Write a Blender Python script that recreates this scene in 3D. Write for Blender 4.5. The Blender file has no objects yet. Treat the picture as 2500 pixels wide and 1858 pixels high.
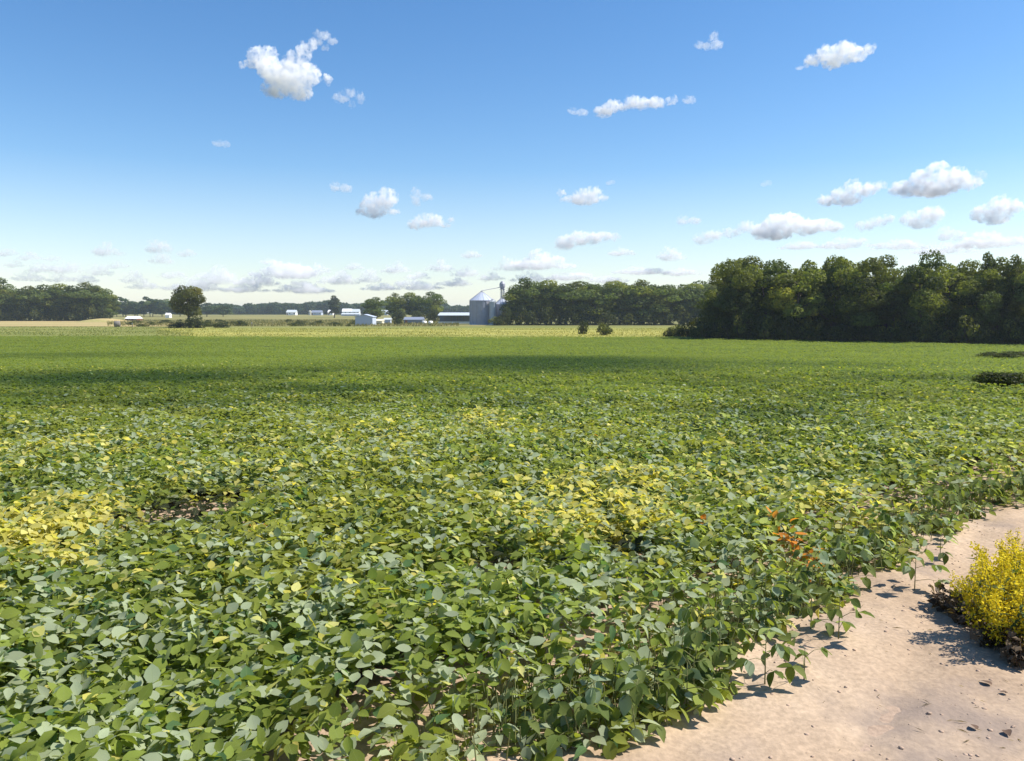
import bpy, bmesh, math, random
import numpy as np
from mathutils import Vector, Matrix, Euler

random.seed(7)
rng = np.random.default_rng(11)
R = math.radians
sc = bpy.context.scene
COL = sc.collection

# ------------------------------------------------------------------ camera
EYE = 2.5
F = 1963.0            # focal length in pixels of the 2500 px wide photograph
PITCH = math.atan((929.0 - 762.5) / F)
cam_d = bpy.data.cameras.new('camera')
cam = bpy.data.objects.new('camera', cam_d)
COL.objects.link(cam)
cam.location = (0, 0, EYE)
cam.rotation_euler = (math.pi / 2 - PITCH, 0, 0)
cam_d.sensor_width = 36.0
cam_d.lens = 36.0 * F / 2500.0
cam_d.clip_start = 0.1
cam_d.clip_end = 60000
sc.camera = cam

# ------------------------------------------------------------------ light
SUN_EL, SUN_AZ = R(50), R(86)          # azimuth clockwise from +Y (the view direction)
world = bpy.data.worlds.new('World')
sc.world = world
world.use_nodes = True
wn, wl = world.node_tree.nodes, world.node_tree.links
wn.clear()
sky = wn.new('ShaderNodeTexSky')
sky.sky_type = 'NISHITA'
sky.sun_disc = False
sky.sun_elevation = SUN_EL
sky.sun_rotation = SUN_AZ
sky.altitude = 0
sky.air_density = 1.0
sky.dust_density = 0.25
sky.ozone_density = 1.6
bgn = wn.new('ShaderNodeBackground')
bgn.inputs['Strength'].default_value = 0.098
wo = wn.new('ShaderNodeOutputWorld')
hs = wn.new('ShaderNodeHueSaturation')
# the whole sky dome is clearer blue overhead and whiter toward the horizon
stc = wn.new('ShaderNodeTexCoord'); ssp = wn.new('ShaderNodeSeparateXYZ'); smr = wn.new('ShaderNodeMapRange')
smr.inputs['From Min'].default_value = 0.01; smr.inputs['From Max'].default_value = 0.17
smr.inputs['To Min'].default_value = 0.80; smr.inputs['To Max'].default_value = 1.28
wl.new(stc.outputs['Generated'], ssp.inputs[0]); wl.new(ssp.outputs[2], smr.inputs['Value']); wl.new(smr.outputs[0], hs.inputs['Saturation'])
wl.new(sky.outputs[0], hs.inputs['Color'])
stn = wn.new('ShaderNodeMix'); stn.data_type = 'RGBA'; stn.blend_type = 'MULTIPLY'; stn.inputs['Factor'].default_value = 1.0
stn.inputs['B'].default_value = (0.97, 0.99, 1.045, 1)
wl.new(hs.outputs[0], stn.inputs['A']); wl.new(stn.outputs['Result'], bgn.inputs['Color'])
wl.new(bgn.outputs[0], wo.inputs['Surface'])

sun_d = bpy.data.lights.new('sun', 'SUN')
sun_d.energy = 4.8
sun_d.angle = R(0.53)
sun_d.color = (1.0, 0.94, 0.84)
sun = bpy.data.objects.new('sun', sun_d)
COL.objects.link(sun)
sdir = Vector((math.sin(SUN_AZ) * math.cos(SUN_EL), math.cos(SUN_AZ) * math.cos(SUN_EL), math.sin(SUN_EL)))
sun.rotation_euler = sdir.to_track_quat('Z', 'Y').to_euler()
sun.location = sdir * 100

sc.view_settings.view_transform = 'Standard'
sc.view_settings.look = 'None'
sc.view_settings.exposure = 0.7
sc.view_settings.gamma = 1.0
sc.view_settings.use_curve_mapping = False
sc.cycles.use_denoising = True
sc.cycles.max_bounces = 14
sc.cycles.diffuse_bounces = 4
sc.cycles.transmission_bounces = 4
sc.cycles.volume_bounces = 16
sc.cycles.volume_max_steps = 128
sc.cycles.sample_clamp_indirect = 4.0

# ------------------------------------------------------------------ geometry of the view and the land
def sstep(t):
    t = np.clip(t, 0, 1)
    return t * t * (3 - 2 * t)

def gz(y):
    """height of the land at distance y"""
    y = np.asarray(y, float)
    return -1.6 * sstep((y - 8) / 82) + 1.6 * sstep((y - 450) / 450)

def gzf(y):
    return float(gz(y))

CT, ST = math.cos(PITCH), math.sin(PITCH)
def ray(px, py):
    u, v = (px - 1250) / F, (929 - py) / F
    return Vector((u, v * ST + CT, v * CT - ST))

def hit(px, py, h=0.0):
    """where the sight line through that pixel meets the land (or h metres above it)"""
    d = ray(px, py)
    y = 5.0
    lo, hi = 0.5, 900.0
    for _ in range(50):
        m = 0.5 * (lo + hi)
        z = EYE + d.z / d.y * m
        if z > gzf(m) + h: lo = m
        else: hi = m
    return d.x / d.y * lo, lo

def xat(px, y):
    """x of a thing standing at distance y seen at column px (near the horizon)"""
    return (px - 1250) / F * y * (CT + 0.0)

def hat(py, y):
    """height above sea level seen at row py at distance y"""
    d = ray(1250, py)
    return EYE + d.z / d.y * y

# ------------------------------------------------------------------ mesh helpers
def mesh_np(name, V, T, mat, col=None, smooth=True, uv=None):
    V = np.asarray(V, np.float32); T = np.asarray(T, np.int32)
    me = bpy.data.meshes.new(name)
    me.vertices.add(len(V)); me.vertices.foreach_set('co', V.ravel())
    k = T.shape[1]
    me.loops.add(T.size); me.loops.foreach_set('vertex_index', T.ravel())
    me.polygons.add(len(T))
    me.polygons.foreach_set('loop_start', np.arange(0, T.size, k, dtype=np.int32))
    me.polygons.foreach_set('loop_total', np.full(len(T), k, np.int32))
    me.polygons.foreach_set('use_smooth', np.full(len(T), smooth, bool))
    if col is not None:
        a = me.color_attributes.new('tint', 'FLOAT_COLOR', 'POINT')
        c = np.ones((len(V), 4), np.float32); c[:, :3] = col
        a.data.foreach_set('color', c.ravel())
    if uv is not None:
        a = me.attributes.new('blade', 'FLOAT_VECTOR', 'POINT')
        c = np.zeros((len(V), 3), np.float32); c[:, :2] = uv
        a.data.foreach_set('vector', c.ravel())
    me.update(calc_edges=True)
    me.validate()
    if mat: me.materials.append(mat)
    return me

def link(name, me, parent=None, loc=None):
    o = bpy.data.objects.new(name, me)
    COL.objects.link(o)
    if parent is not None: o.parent = parent
    if loc is not None: o.location = loc
    return o

def tag(o, label=None, cat=None, group=None, kind=None):
    if label: o['label'] = label
    if cat: o['category'] = cat
    if group: o['group'] = group
    if kind: o['kind'] = kind
    return o

def empty(name, loc, rz=0.0):
    o = bpy.data.objects.new(name, None)
    COL.objects.link(o)
    o.location = loc; o.rotation_euler = (0, 0, rz)
    o.empty_display_size = 0.2
    return o

class MB:
    """collects simple solids and links them as one mesh object"""
    def __init__(s): s.v, s.f = [], []
    def add(s, V, Fc):
        n = len(s.v); s.v += [tuple(p) for p in V]; s.f += [tuple(i + n for i in q) for q in Fc]
        return s
    def box(s, x0, x1, y0, y1, z0, z1):
        V = [(x0,y0,z0),(x1,y0,z0),(x1,y1,z0),(x0,y1,z0),(x0,y0,z1),(x1,y0,z1),(x1,y1,z1),(x0,y1,z1)]
        return s.add(V, [(0,3,2,1),(4,5,6,7),(0,1,5,4),(1,2,6,5),(2,3,7,6),(3,0,4,7)])
    def prof(s, prof, n=20, cx=0, cy=0, cap=True):
        V = []
        for r, z in prof:
            for i in range(n):
                a = 2 * math.pi * i / n
                V.append((cx + r * math.cos(a), cy + r * math.sin(a), z))
        Fc = []
        for j in range(len(prof) - 1):
            for i in range(n):
                k = (i + 1) % n
                Fc.append((j*n+i, j*n+k, (j+1)*n+k, (j+1)*n+i))
        if cap:
            Fc.append(tuple(reversed(range(n)))); Fc.append(tuple((len(prof)-1)*n + i for i in range(n)))
        return s.add(V, Fc)
    def tube(s, pts, rad, n=6):
        pts = [Vector(p) for p in pts]
        if not hasattr(rad, '__len__'): rad = [rad] * len(pts)
        V = []
        for i, p in enumerate(pts):
            d = (pts[min(i+1, len(pts)-1)] - pts[max(i-1, 0)]).normalized()
            a = d.cross(Vector((0, 0, 1)) if abs(d.z) < 0.9 else Vector((1, 0, 0))).normalized()
            b = d.cross(a)
            for k in range(n):
                t = 2 * math.pi * k / n
                V.append(p + (a * math.cos(t) + b * math.sin(t)) * rad[i])
        Fc = []
        for i in range(len(pts) - 1):
            for k in range(n):
                m = (k + 1) % n
                Fc.append((i*n+k, i*n+m, (i+1)*n+m, (i+1)*n+k))
        Fc.append(tuple(range(n))); Fc.append(tuple(reversed([(len(pts)-1)*n + k for k in range(n)])))
        return s.add(V, Fc)
    def mesh(s, name, mat, smooth=False):
        me = bpy.data.meshes.new(name)
        me.from_pydata([tuple(v) for v in s.v], [], s.f)
        bm = bmesh.new(); bm.from_mesh(me)
        bmesh.ops.recalc_face_normals(bm, faces=bm.faces)
        bm.to_mesh(me); bm.free()
        if smooth:
            for p in me.polygons: p.use_smooth = True
        me.materials.append(mat)
        return me
    def build(s, name, mat, parent=None, smooth=False, loc=None):
        return link(name, s.mesh(name, mat, smooth), parent, loc)

def copy_tree(o, parent=None):
    c = o.copy(); COL.objects.link(c)
    if parent is not None: c.parent = parent
    for ch in [q for q in KIDS.get(o.name, [])]:
        d = ch.copy(); COL.objects.link(d); d.parent = c
    return c
KIDS = {}

_o1 = 'first second third fourth fifth sixth seventh eighth ninth tenth eleventh twelfth thirteenth fourteenth fifteenth sixteenth seventeenth eighteenth nineteenth'.split()
_o2 = {2: 'twenty', 3: 'thirty', 4: 'forty'}
def nth(n):
    n += 1
    if n < 20: return _o1[n - 1]
    t, q = divmod(n, 10)
    return {2: 'twentieth', 3: 'thirtieth', 4: 'fortieth'}[t] if q == 0 else _o2[t] + ' ' + _o1[q - 1]

# smooth value noise in numpy
_tab = np.random.default_rng(3).random(65536)
def vnoise(x, y, seed=0):
    xi, yi = np.floor(x).astype(int), np.floor(y).astype(int)
    fx, fy = x - xi, y - yi
    fx, fy = fx*fx*(3-2*fx), fy*fy*(3-2*fy)
    h = lambda a, b: _tab[(a * 7919 + b * 104729 + seed * 7477) & 65535]
    return (h(xi, yi)*(1-fx) + h(xi+1, yi)*fx)*(1-fy) + (h(xi, yi+1)*(1-fx) + h(xi+1, yi+1)*fx)*fy
def fbm(x, y, o=3, seed=0):
    s, a, t = 0, 1.0, 0
    for i in range(o):
        s = s + a * vnoise(x * 2**i, y * 2**i, seed + i * 17); t += a; a *= 0.5
    return s / t

# ------------------------------------------------------------------ materials
def mat_new(name):
    m = bpy.data.materials.new(name); m.use_nodes = True
    n, l = m.node_tree.nodes, m.node_tree.links
    n.clear()
    return m, n, l

def simple(name, col, rough=0.8, metal=0.0, var=0.15, scale=3.0, bump=0.0, spec=0.3):
    m, n, l = mat_new(name)
    out = n.new('ShaderNodeOutputMaterial'); b = n.new('ShaderNodeBsdfPrincipled')
    b.inputs['Roughness'].default_value = rough; b.inputs['Metallic'].default_value = metal
    b.inputs['Specular IOR Level'].default_value = spec
    tc = n.new('ShaderNodeTexCoord'); nz = n.new('ShaderNodeTexNoise')
    nz.inputs['Scale'].default_value = scale; nz.inputs['Detail'].default_value = 6
    l.new(tc.outputs['Object'], nz.inputs['Vector'])
    mx = n.new('ShaderNodeMix'); mx.data_type = 'RGBA'
    mx.inputs['A'].default_value = (*[c * (1 - var) for c in col], 1)
    mx.inputs['B'].default_value = (*[min(1, c * (1 + var)) for c in col], 1)
    l.new(nz.outputs[0], mx.inputs['Factor']); l.new(mx.outputs['Result'], b.inputs['Base Color'])
    if bump:
        bp = n.new('ShaderNodeBump'); bp.inputs['Strength'].default_value = bump; bp.inputs['Distance'].default_value = 0.02
        l.new(nz.outputs[0], bp.inputs['Height']); l.new(bp.outputs[0], b.inputs['Normal'])
    l.new(b.outputs[0], out.inputs['Surface'])
    return m

def leaf_mat(name, trans=0.35, rough=0.55, spec=0.35, back=None, vein=False, tcol=(1.25, 1.22, 0.42)):
    """tinted leaf: gloss on top, light coming through, pale underside"""
    m, n, l = mat_new(name)
    out = n.new('ShaderNodeOutputMaterial'); b = n.new('ShaderNodeBsdfPrincipled')
    b.inputs['Roughness'].default_value = rough; b.inputs['Specular IOR Level'].default_value = spec
    at = n.new('ShaderNodeAttribute'); at.attribute_name = 'tint'
    c = at.outputs['Color']
    if vein:
        bl = n.new('ShaderNodeAttribute'); bl.attribute_name = 'blade'
        sp = n.new('ShaderNodeSeparateXYZ'); l.new(bl.outputs['Vector'], sp.inputs[0])
        ab = n.new('ShaderNodeMath'); ab.operation = 'ABSOLUTE'; l.new(sp.outputs[0], ab.inputs[0])
        # side veins: along - |across| rises in steps; midrib where |across| is small
        sb = n.new('ShaderNodeMath'); sb.operation = 'MULTIPLY_ADD'; sb.inputs[1].default_value = -0.9
        l.new(ab.outputs[0], sb.inputs[0]); l.new(sp.outputs[1], sb.inputs[2])
        ml = n.new('ShaderNodeMath'); ml.operation = 'MULTIPLY'; ml.inputs[1].default_value = 44.0; l.new(sb.outputs[0], ml.inputs[0])
        sn = n.new('ShaderNodeMath'); sn.operation = 'SINE'; l.new(ml.outputs[0], sn.inputs[0])
        mr = n.new('ShaderNodeMapRange'); mr.inputs['From Min'].default_value = 0.7; mr.inputs['From Max'].default_value = 1.0
        mr.inputs['To Max'].default_value = 0.32; l.new(sn.outputs[0], mr.inputs['Value'])
        m2 = n.new('ShaderNodeMapRange'); m2.inputs['From Min'].default_value = 0.035; m2.inputs['From Max'].default_value = 0.0
        m2.inputs['To Max'].default_value = 0.5; l.new(ab.outputs[0], m2.inputs['Value'])
        mm = n.new('ShaderNodeMath'); mm.operation = 'MAXIMUM'; l.new(mr.outputs[0], mm.inputs[0]); l.new(m2.outputs[0], mm.inputs[1])
        vx = n.new('ShaderNodeMix'); vx.data_type = 'RGBA'; vx.inputs['B'].default_value = (0.30, 0.36, 0.14, 1)
        l.new(mm.outputs[0], vx.inputs['Factor']); l.new(c, vx.inputs['A']); c = vx.outputs['Result']
    if back:
        g = n.new('ShaderNodeNewGeometry')
        bx = n.new('ShaderNodeMix'); bx.data_type = 'RGBA'
        fx = n.new('ShaderNodeMath'); fx.operation = 'MULTIPLY'; fx.inputs[1].default_value = 0.45
        l.new(g.outputs['Backfacing'], fx.inputs[0]); l.new(fx.outputs[0], bx.inputs['Factor'])
        bx.inputs['B'].default_value = (*back, 1); l.new(c, bx.inputs['A']); fc = bx.outputs['Result']
    else: fc = c
    l.new(fc, b.inputs['Base Color'])
    tr = n.new('ShaderNodeBsdfTranslucent')
    tm = n.new('ShaderNodeMix'); tm.data_type = 'RGBA'; tm.blend_type = 'MULTIPLY'; tm.inputs['Factor'].default_value = 1.0
    tm.inputs['B'].default_value = (*tcol, 1)
    l.new(c, tm.inputs['A']); l.new(tm.outputs['Result'], tr.inputs['Color'])
    mx = n.new('ShaderNodeMixShader'); mx.inputs[0].default_value = trans
    l.new(b.outputs[0], mx.inputs[1]); l.new(tr.outputs[0], mx.inputs[2]); l.new(mx.outputs[0], out.inputs['Surface'])
    return m

def ground_mat(name, cols, scale, stretch=(1, 1, 1), bump=0.3, detail=8, fine=None, bdist=0.05, rough=0.95):
    """noise-mixed earth or grass; cols = list of (position, rgb)"""
    m, n, l = mat_new(name)
    out = n.new('ShaderNodeOutputMaterial'); b = n.new('ShaderNodeBsdfPrincipled')
    b.inputs['Roughness'].default_value = rough; b.inputs['Specular IOR Level'].default_value = 0.15
    tc = n.new('ShaderNodeTexCoord'); mp = n.new('ShaderNodeMapping'); mp.inputs['Scale'].default_value = stretch
    l.new(tc.outputs['Object'], mp.inputs['Vector'])
    nz = n.new('ShaderNodeTexNoise'); nz.inputs['Scale'].default_value = scale; nz.inputs['Detail'].default_value = detail
    nz.inputs['Roughness'].default_value = 0.6
    l.new(mp.outputs[0], nz.inputs['Vector'])
    cr = n.new('ShaderNodeValToRGB'); e = cr.color_ramp.elements
    e[0].position, e[0].color = cols[0][0], (*cols[0][1], 1)
    e[1].position, e[1].color = cols[-1][0], (*cols[-1][1], 1)
    for p, c in cols[1:-1]:
        q = e.new(p); q.color = (*c, 1)
    l.new(nz.outputs[0], cr.inputs[0]); c = cr.outputs[0]
    n2 = n.new('ShaderNodeTexNoise'); n2.inputs['Scale'].default_value = fine or scale * 12; n2.inputs['Detail'].default_value = 6
    l.new(tc.outputs['Object'], n2.inputs['Vector'])
    mr = n.new('ShaderNodeMapRange'); mr.inputs['From Min'].default_value = 0.3; mr.inputs['From Max'].default_value = 0.7
    mr.inputs['To Min'].default_value = 0.82; mr.inputs['To Max'].default_value = 1.15; l.new(n2.outputs[0], mr.inputs['Value'])
    vm = n.new('ShaderNodeVectorMath'); vm.operation = 'SCALE'; l.new(c, vm.inputs[0]); l.new(mr.outputs[0], vm.inputs['Scale'])
    l.new(vm.outputs[0], b.inputs['Base Color'])
    bp = n.new('ShaderNodeBump'); bp.inputs['Strength'].default_value = bump; bp.inputs['Distance'].default_value = bdist
    l.new(n2.outputs[0], bp.inputs['Height']); l.new(bp.outputs[0], b.inputs['Normal'])
    l.new(b.outputs[0], out.inputs['Surface'])
    return m

M = {}
M['meadow'] = ground_mat('meadow_grass', [(0.3, (0.10, 0.125, 0.035)), (0.5, (0.16, 0.16, 0.05)), (0.7, (0.24, 0.20, 0.08))], 0.012, (0.25, 1, 1), 0.6, fine=0.9, bdist=0.3)
M['tan'] = ground_mat('tan_stubble', [(0.3, (0.33, 0.25, 0.11)), (0.5, (0.40, 0.31, 0.14)), (0.7, (0.27, 0.25, 0.09))], 0.03, (0.3, 1, 1), 0.5, fine=1.2, bdist=0.2)
M['scrub'] = ground_mat('scrub_grass', [(0.25, (0.09, 0.11, 0.03)), (0.45, (0.19, 0.18, 0.06)), (0.6, (0.27, 0.23, 0.08)), (0.75, (0.12, 0.13, 0.04))], 0.05, (0.25, 1, 1), 0.6, fine=1.0, bdist=0.3)
M['hay'] = ground_mat('yellow_grass', [(0.3, (0.20, 0.215, 0.045)), (0.5, (0.31, 0.295, 0.065)), (0.7, (0.41, 0.36, 0.09))], 0.06, (0.22, 1, 1), 0.5, fine=1.6, bdist=0.2)
M['verge'] = ground_mat('olive_verge', [(0.3, (0.12, 0.16, 0.035)), (0.5, (0.19, 0.20, 0.05)), (0.7, (0.26, 0.25, 0.07))], 0.06, (0.22, 1, 1), 0.5, fine=1.6, bdist=0.2)
M['sand'] = ground_mat('pale_sandy_soil', [(0.28, (0.25, 0.182, 0.13)), (0.42, (0.375, 0.276, 0.19)), (0.55, (0.45, 0.337, 0.235)), (0.66, (0.475, 0.368, 0.27)), (0.8, (0.38, 0.26, 0.16))], 0.75, (1, 0.6, 1), 0.55, fine=26, bdist=0.012)
def damp_and_shade_patches(m):
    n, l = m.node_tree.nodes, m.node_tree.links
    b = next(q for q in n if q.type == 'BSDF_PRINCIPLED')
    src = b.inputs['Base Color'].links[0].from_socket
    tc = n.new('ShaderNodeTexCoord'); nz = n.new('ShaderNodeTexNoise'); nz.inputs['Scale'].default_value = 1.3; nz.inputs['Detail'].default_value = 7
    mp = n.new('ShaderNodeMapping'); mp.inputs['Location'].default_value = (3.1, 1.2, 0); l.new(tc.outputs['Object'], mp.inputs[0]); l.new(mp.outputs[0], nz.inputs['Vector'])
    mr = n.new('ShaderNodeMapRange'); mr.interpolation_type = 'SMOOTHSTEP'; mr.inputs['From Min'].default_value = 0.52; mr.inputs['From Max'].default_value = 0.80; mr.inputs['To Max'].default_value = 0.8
    # soft shadow at the path's near right, put into the sand colour
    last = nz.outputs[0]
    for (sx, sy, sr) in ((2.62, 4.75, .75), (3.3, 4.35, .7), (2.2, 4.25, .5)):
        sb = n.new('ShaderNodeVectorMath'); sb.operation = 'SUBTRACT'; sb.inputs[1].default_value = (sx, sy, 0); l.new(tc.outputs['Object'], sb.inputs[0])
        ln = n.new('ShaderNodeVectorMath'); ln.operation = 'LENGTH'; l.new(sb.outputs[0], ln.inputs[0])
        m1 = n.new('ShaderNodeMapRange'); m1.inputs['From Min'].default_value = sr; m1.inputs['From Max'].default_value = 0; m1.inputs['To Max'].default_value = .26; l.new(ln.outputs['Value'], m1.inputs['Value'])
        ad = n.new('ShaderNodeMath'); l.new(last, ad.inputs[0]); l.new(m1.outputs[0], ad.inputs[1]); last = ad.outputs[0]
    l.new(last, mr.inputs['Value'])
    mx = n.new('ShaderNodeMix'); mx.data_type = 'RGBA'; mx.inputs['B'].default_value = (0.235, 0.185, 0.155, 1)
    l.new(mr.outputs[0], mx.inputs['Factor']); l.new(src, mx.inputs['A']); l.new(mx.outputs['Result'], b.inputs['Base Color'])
damp_and_shade_patches(M['sand'])
M['soil'] = ground_mat('field_soil', [(0.3, (0.28, 0.20, 0.145)), (0.6, (0.42, 0.31, 0.23)), (0.75, (0.30, 0.21, 0.15))], 1.2, (1, 1, 1), 0.6, fine=24, bdist=0.015)
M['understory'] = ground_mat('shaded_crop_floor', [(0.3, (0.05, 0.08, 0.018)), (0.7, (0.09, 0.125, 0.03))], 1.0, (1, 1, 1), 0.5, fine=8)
M['bark'] = simple('bark', (0.10, 0.08, 0.06), 0.95, var=0.35, scale=6, bump=0.6)
M['tree'] = leaf_mat('tree_leaves', 0.40, 0.65, 0.2, tcol=(1.5, 1.6, 0.5))
M['bean'] = leaf_mat('soybean_leaves', 0.50, 0.62, 0.14, back=(0.30, 0.38, 0.27), vein=True)
M['weed'] = leaf_mat('weed_leaves', 0.3, 0.6, 0.3)
M['flower'] = leaf_mat('yellow_florets', 0.35, 0.8, 0.1, tcol=(1.1, 1.0, 0.6))
M['stem'] = simple('bean_stem', (0.16, 0.17, 0.06), 0.7, var=0.3, scale=20)
M['clod'] = simple('soil_clods', (0.40, 0.29, 0.215), 0.95, var=0.3, scale=15, bump=0.5)
M['dead'] = simple('dead_leaf_brown', (0.12, 0.075, 0.05), 0.9, var=0.3, scale=20)
M['galv'] = simple('galvanised_steel', (0.46, 0.48, 0.54), 0.45, 0.35, var=0.12, scale=1.2)
M['galvdark'] = simple('weathered_galvanised_steel', (0.34, 0.345, 0.40), 0.6, 0.15, var=0.15, scale=1.0)
M['white'] = simple('white_paint', (0.78, 0.78, 0.78), 0.6, var=0.06)
M['cream'] = simple('cream_paint', (0.72, 0.68, 0.52), 0.7, var=0.08)
M['bluegrey'] = simple('blue_grey_metal', (0.44, 0.49, 0.60), 0.6, 0.05, var=0.1)
M['slate'] = simple('slate_roof', (0.20, 0.23, 0.30), 0.7, var=0.15)
M['paleroof'] = simple('pale_metal_roof', (0.60, 0.64, 0.66), 0.45, 0.2, var=0.08)
M['glass'] = simple('dark_window_glass', (0.03, 0.035, 0.04), 0.1, var=0.1, spec=0.6)
M['wood'] = simple('grey_wood', (0.20, 0.17, 0.14), 0.9, var=0.3)
M['brown'] = simple('brown_door', (0.22, 0.09, 0.06), 0.8)
M['bale'] = simple('weathered_hay', (0.20, 0.18, 0.16), 0.95, var=0.35, scale=9, bump=0.6)

# ------------------------------------------------------------------ ground sheets (all share the same rows)
ROWS = np.concatenate([np.arange(-20, 130, 1.0), np.arange(130, 300, 5.0), np.arange(300, 1000, 20.0), np.arange(1000, 3001, 250.0)])
def sheet(name, x0f, x1f, y0, y1, nx, dz, mat, kind='structure'):
    ys = ROWS[(ROWS > y0 + 1e-6) & (ROWS < y1 - 1e-6)]
    ys = np.concatenate([[y0], ys, [y1]])
    zrow = np.interp(ys, ROWS, gz(ROWS))
    t = np.linspace(0, 1, nx)
    X = np.array([x0f(y) + (x1f(y) - x0f(y)) * t for y in ys])
    Y = np.repeat(ys[:, None], nx, 1); Z = np.repeat((zrow + dz)[:, None], nx, 1)
    V = np.stack([X, Y, Z], -1).reshape(-1, 3)
    i = np.arange(len(ys) - 1)[:, None] * nx + np.arange(nx - 1)[None, :]
    T = np.stack([i, i + 1, i + nx + 1, i + nx], -1).reshape(-1, 4)
    o = link(name, mesh_np(name, V, T, mat))
    o['kind'] = kind
    return o
def gsurf(y):
    return float(np.interp(y, ROWS, gz(ROWS)))

sheet('ground', lambda y: -3000, lambda y: 3000, -20, 3000, 9, 0.0, M['meadow'])
FIELD_END = 121.0
sheet('field_soil', lambda y: -130, lambda y: 110, -6, FIELD_END, 41, 0.004, M['soil'])
wob = lambda x, s, a: a * (float(vnoise(np.array(x * s), np.array(3.3), 5)) - 0.5)
sheet('scrub_field', lambda y: -420, lambda y: -8, 232, 800, 12, 0.02, M['scrub'])
sheet('tan_stubble_field', lambda y: -420, lambda y: xat(300 if y > 300 else 420, y), 232, 379, 12, 0.06, M['tan'])
sheet('verge', lambda y: -220, lambda y: 130, FIELD_END, 232, 12, 0.02, M['verge'])
sheet('hay_strip', lambda y: xat(440 if y < 150 else 440 - (y - 150) * 1.2, y), lambda y: xat(1800 - (y - 122) * 0.2, y), FIELD_END + 1, 205, 12, 0.04, M['hay'])

# ---- outline of the crop along the dirt path, traced on the ground
EDGE = [hit(*p) for p in [(1290, 1868), (1440, 1838), (1570, 1800), (1660, 1765), (1740, 1700), (1800, 1610), (1900, 1540), (2020, 1490), (2110, 1425), (2200, 1370), (2300, 1310), (2400, 1262), (2500, 1235)]]
a, b_ = EDGE[0], EDGE[1]
EDGE = [(a[0] - 3.2, -6.0), (a[0] - 1.6, 1.0)] + EDGE
p, q = EDGE[-2], EDGE[-1]
d = Vector((q[0] - p[0], q[1] - p[1])).normalized()
EDGE += [(q[0] + 3, q[1] + 2.4), (q[0] + 12, q[1] + 8), (q[0] + 60, q[1] + 24), (q[0] + 110, q[1] + 40)]
EX = np.array([e[0] for e in EDGE]); EY = np.array([e[1] for e in EDGE])

def edge_dist(x, y):
    """signed distance to the crop's edge, positive inside the crop"""
    best = np.full(x.shape, 1e9); sgn = np.ones(x.shape)
    for i in range(len(EX) - 1):
        ax, ay, bx, by = EX[i], EY[i], EX[i+1], EY[i+1]
        vx, vy = bx - ax, by - ay
        t = np.clip(((x - ax) * vx + (y - ay) * vy) / (vx*vx + vy*vy), 0, 1)
        dx, dy = x - (ax + t * vx), y - (ay + t * vy)
        dd = np.hypot(dx, dy); side = np.sign(vx * (y - ay) - vy * (x - ax))
        m = dd < best
        best = np.where(m, dd, best); sgn = np.where(m, side, sgn)
    return best * sgn

# ---- dirt path: fine relief, tyre-flattened middle, sinks under crop and verge
def path_relief(x, y):
    cx_ = 1.35 + (y - 4.5) * 0.72; rut = np.exp(-((x - cx_ - .75) / .16) ** 2) + np.exp(-((x - cx_ + .30) / .16) ** 2)
    z = -0.022 * rut + 0.055 * (fbm(x * 0.9, y * 0.9, 4, 2) - 0.5) + 0.022 * (fbm(x * 7, y * 7, 3, 9) - 0.5) + 0.012 * (fbm(x * 22, y * 22, 2, 19) - 0.5)
    return z
xs = np.concatenate([np.arange(-6, 9.01, 0.05), np.arange(9.2, 34, 0.4)])
ys = np.concatenate([np.arange(1.0, 14, 0.05), np.arange(14, 30, 0.25)])
PX, PY = np.meshgrid(xs, ys)
ED = edge_dist(PX, PY)
PZ = np.interp(PY, ROWS, gz(ROWS)) + 0.035 + path_relief(PX, PY) - 0.05 * sstep((ED - 0.6) / 0.8)
V = np.stack([PX, PY, PZ], -1).reshape(-1, 3)
nx = len(xs)
i = np.arange(len(ys) - 1)[:, None] * nx + np.arange(nx - 1)[None, :]
T = np.stack([i, i + 1, i + nx + 1, i + nx], -1).reshape(-1, 4)
ok = (ED.reshape(-1)[T].min(1) < 1.6)
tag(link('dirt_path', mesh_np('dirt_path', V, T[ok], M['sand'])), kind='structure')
def path_z(x, y):
    return gsurf(y) + 0.035 + float(path_relief(np.array(float(x)), np.array(float(y))))

# ------------------------------------------------------------------ soybean foliage
G1, G2, OL, DK = (0.094, 0.122, 0.020), (0.140, 0.176, 0.032), (0.168, 0.176, 0.030), (0.04, 0.07, 0.02)
YE, PY_, OR, GG, BG = (0.78, 0.66, 0.12), (0.78, 0.74, 0.30), (0.75, 0.28, 0.04), (0.40, 0.46, 0.30), (0.06, 0.115, 0.045)
def W(px, py, w, h, amt, k=1.0):
    """a patch of the crop seen at that place, as a world ellipse"""
    x, y = hit(px, py, 0.55); xa, _ = hit(px + w, py, 0.55); _, yb = hit(px, py - h, 0.55); _, yc = hit(px, py + h, 0.55)
    return (x, y, abs(xa - x), 0.5 * abs(yb - yc), amt)
s_ = 1.1246
YPATCH = [W(110*s_, 1110*s_, 120, 60, 1.0), W(40*s_, 1090*s_, 60, 35, .8), W(430*s_, 985*s_, 60, 22, .35), W(590*s_, 1005*s_, 40, 22, .5), W(1290*s_, 1050*s_, 190, 48, .75), W(1180*s_, 1075*s_, 80, 30, .6),
          W(1420*s_, 1010*s_, 170, 28, .45), W(1720*s_, 1045*s_, 200, 30, .30), W(1030*s_, 885*s_, 40, 16, .5), W(150*s_, 950*s_, 260, 22, .3), W(600*s_, 865*s_, 30, 12, .5), W(870*s_, 930*s_, 160, 18, .2), W(1840*s_, 1060*s_, 80, 25, .4),
          W(160*s_, 1165*s_, 60, 30, .6), W(1080*s_, 900*s_, 50, 15, .3)]
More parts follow.
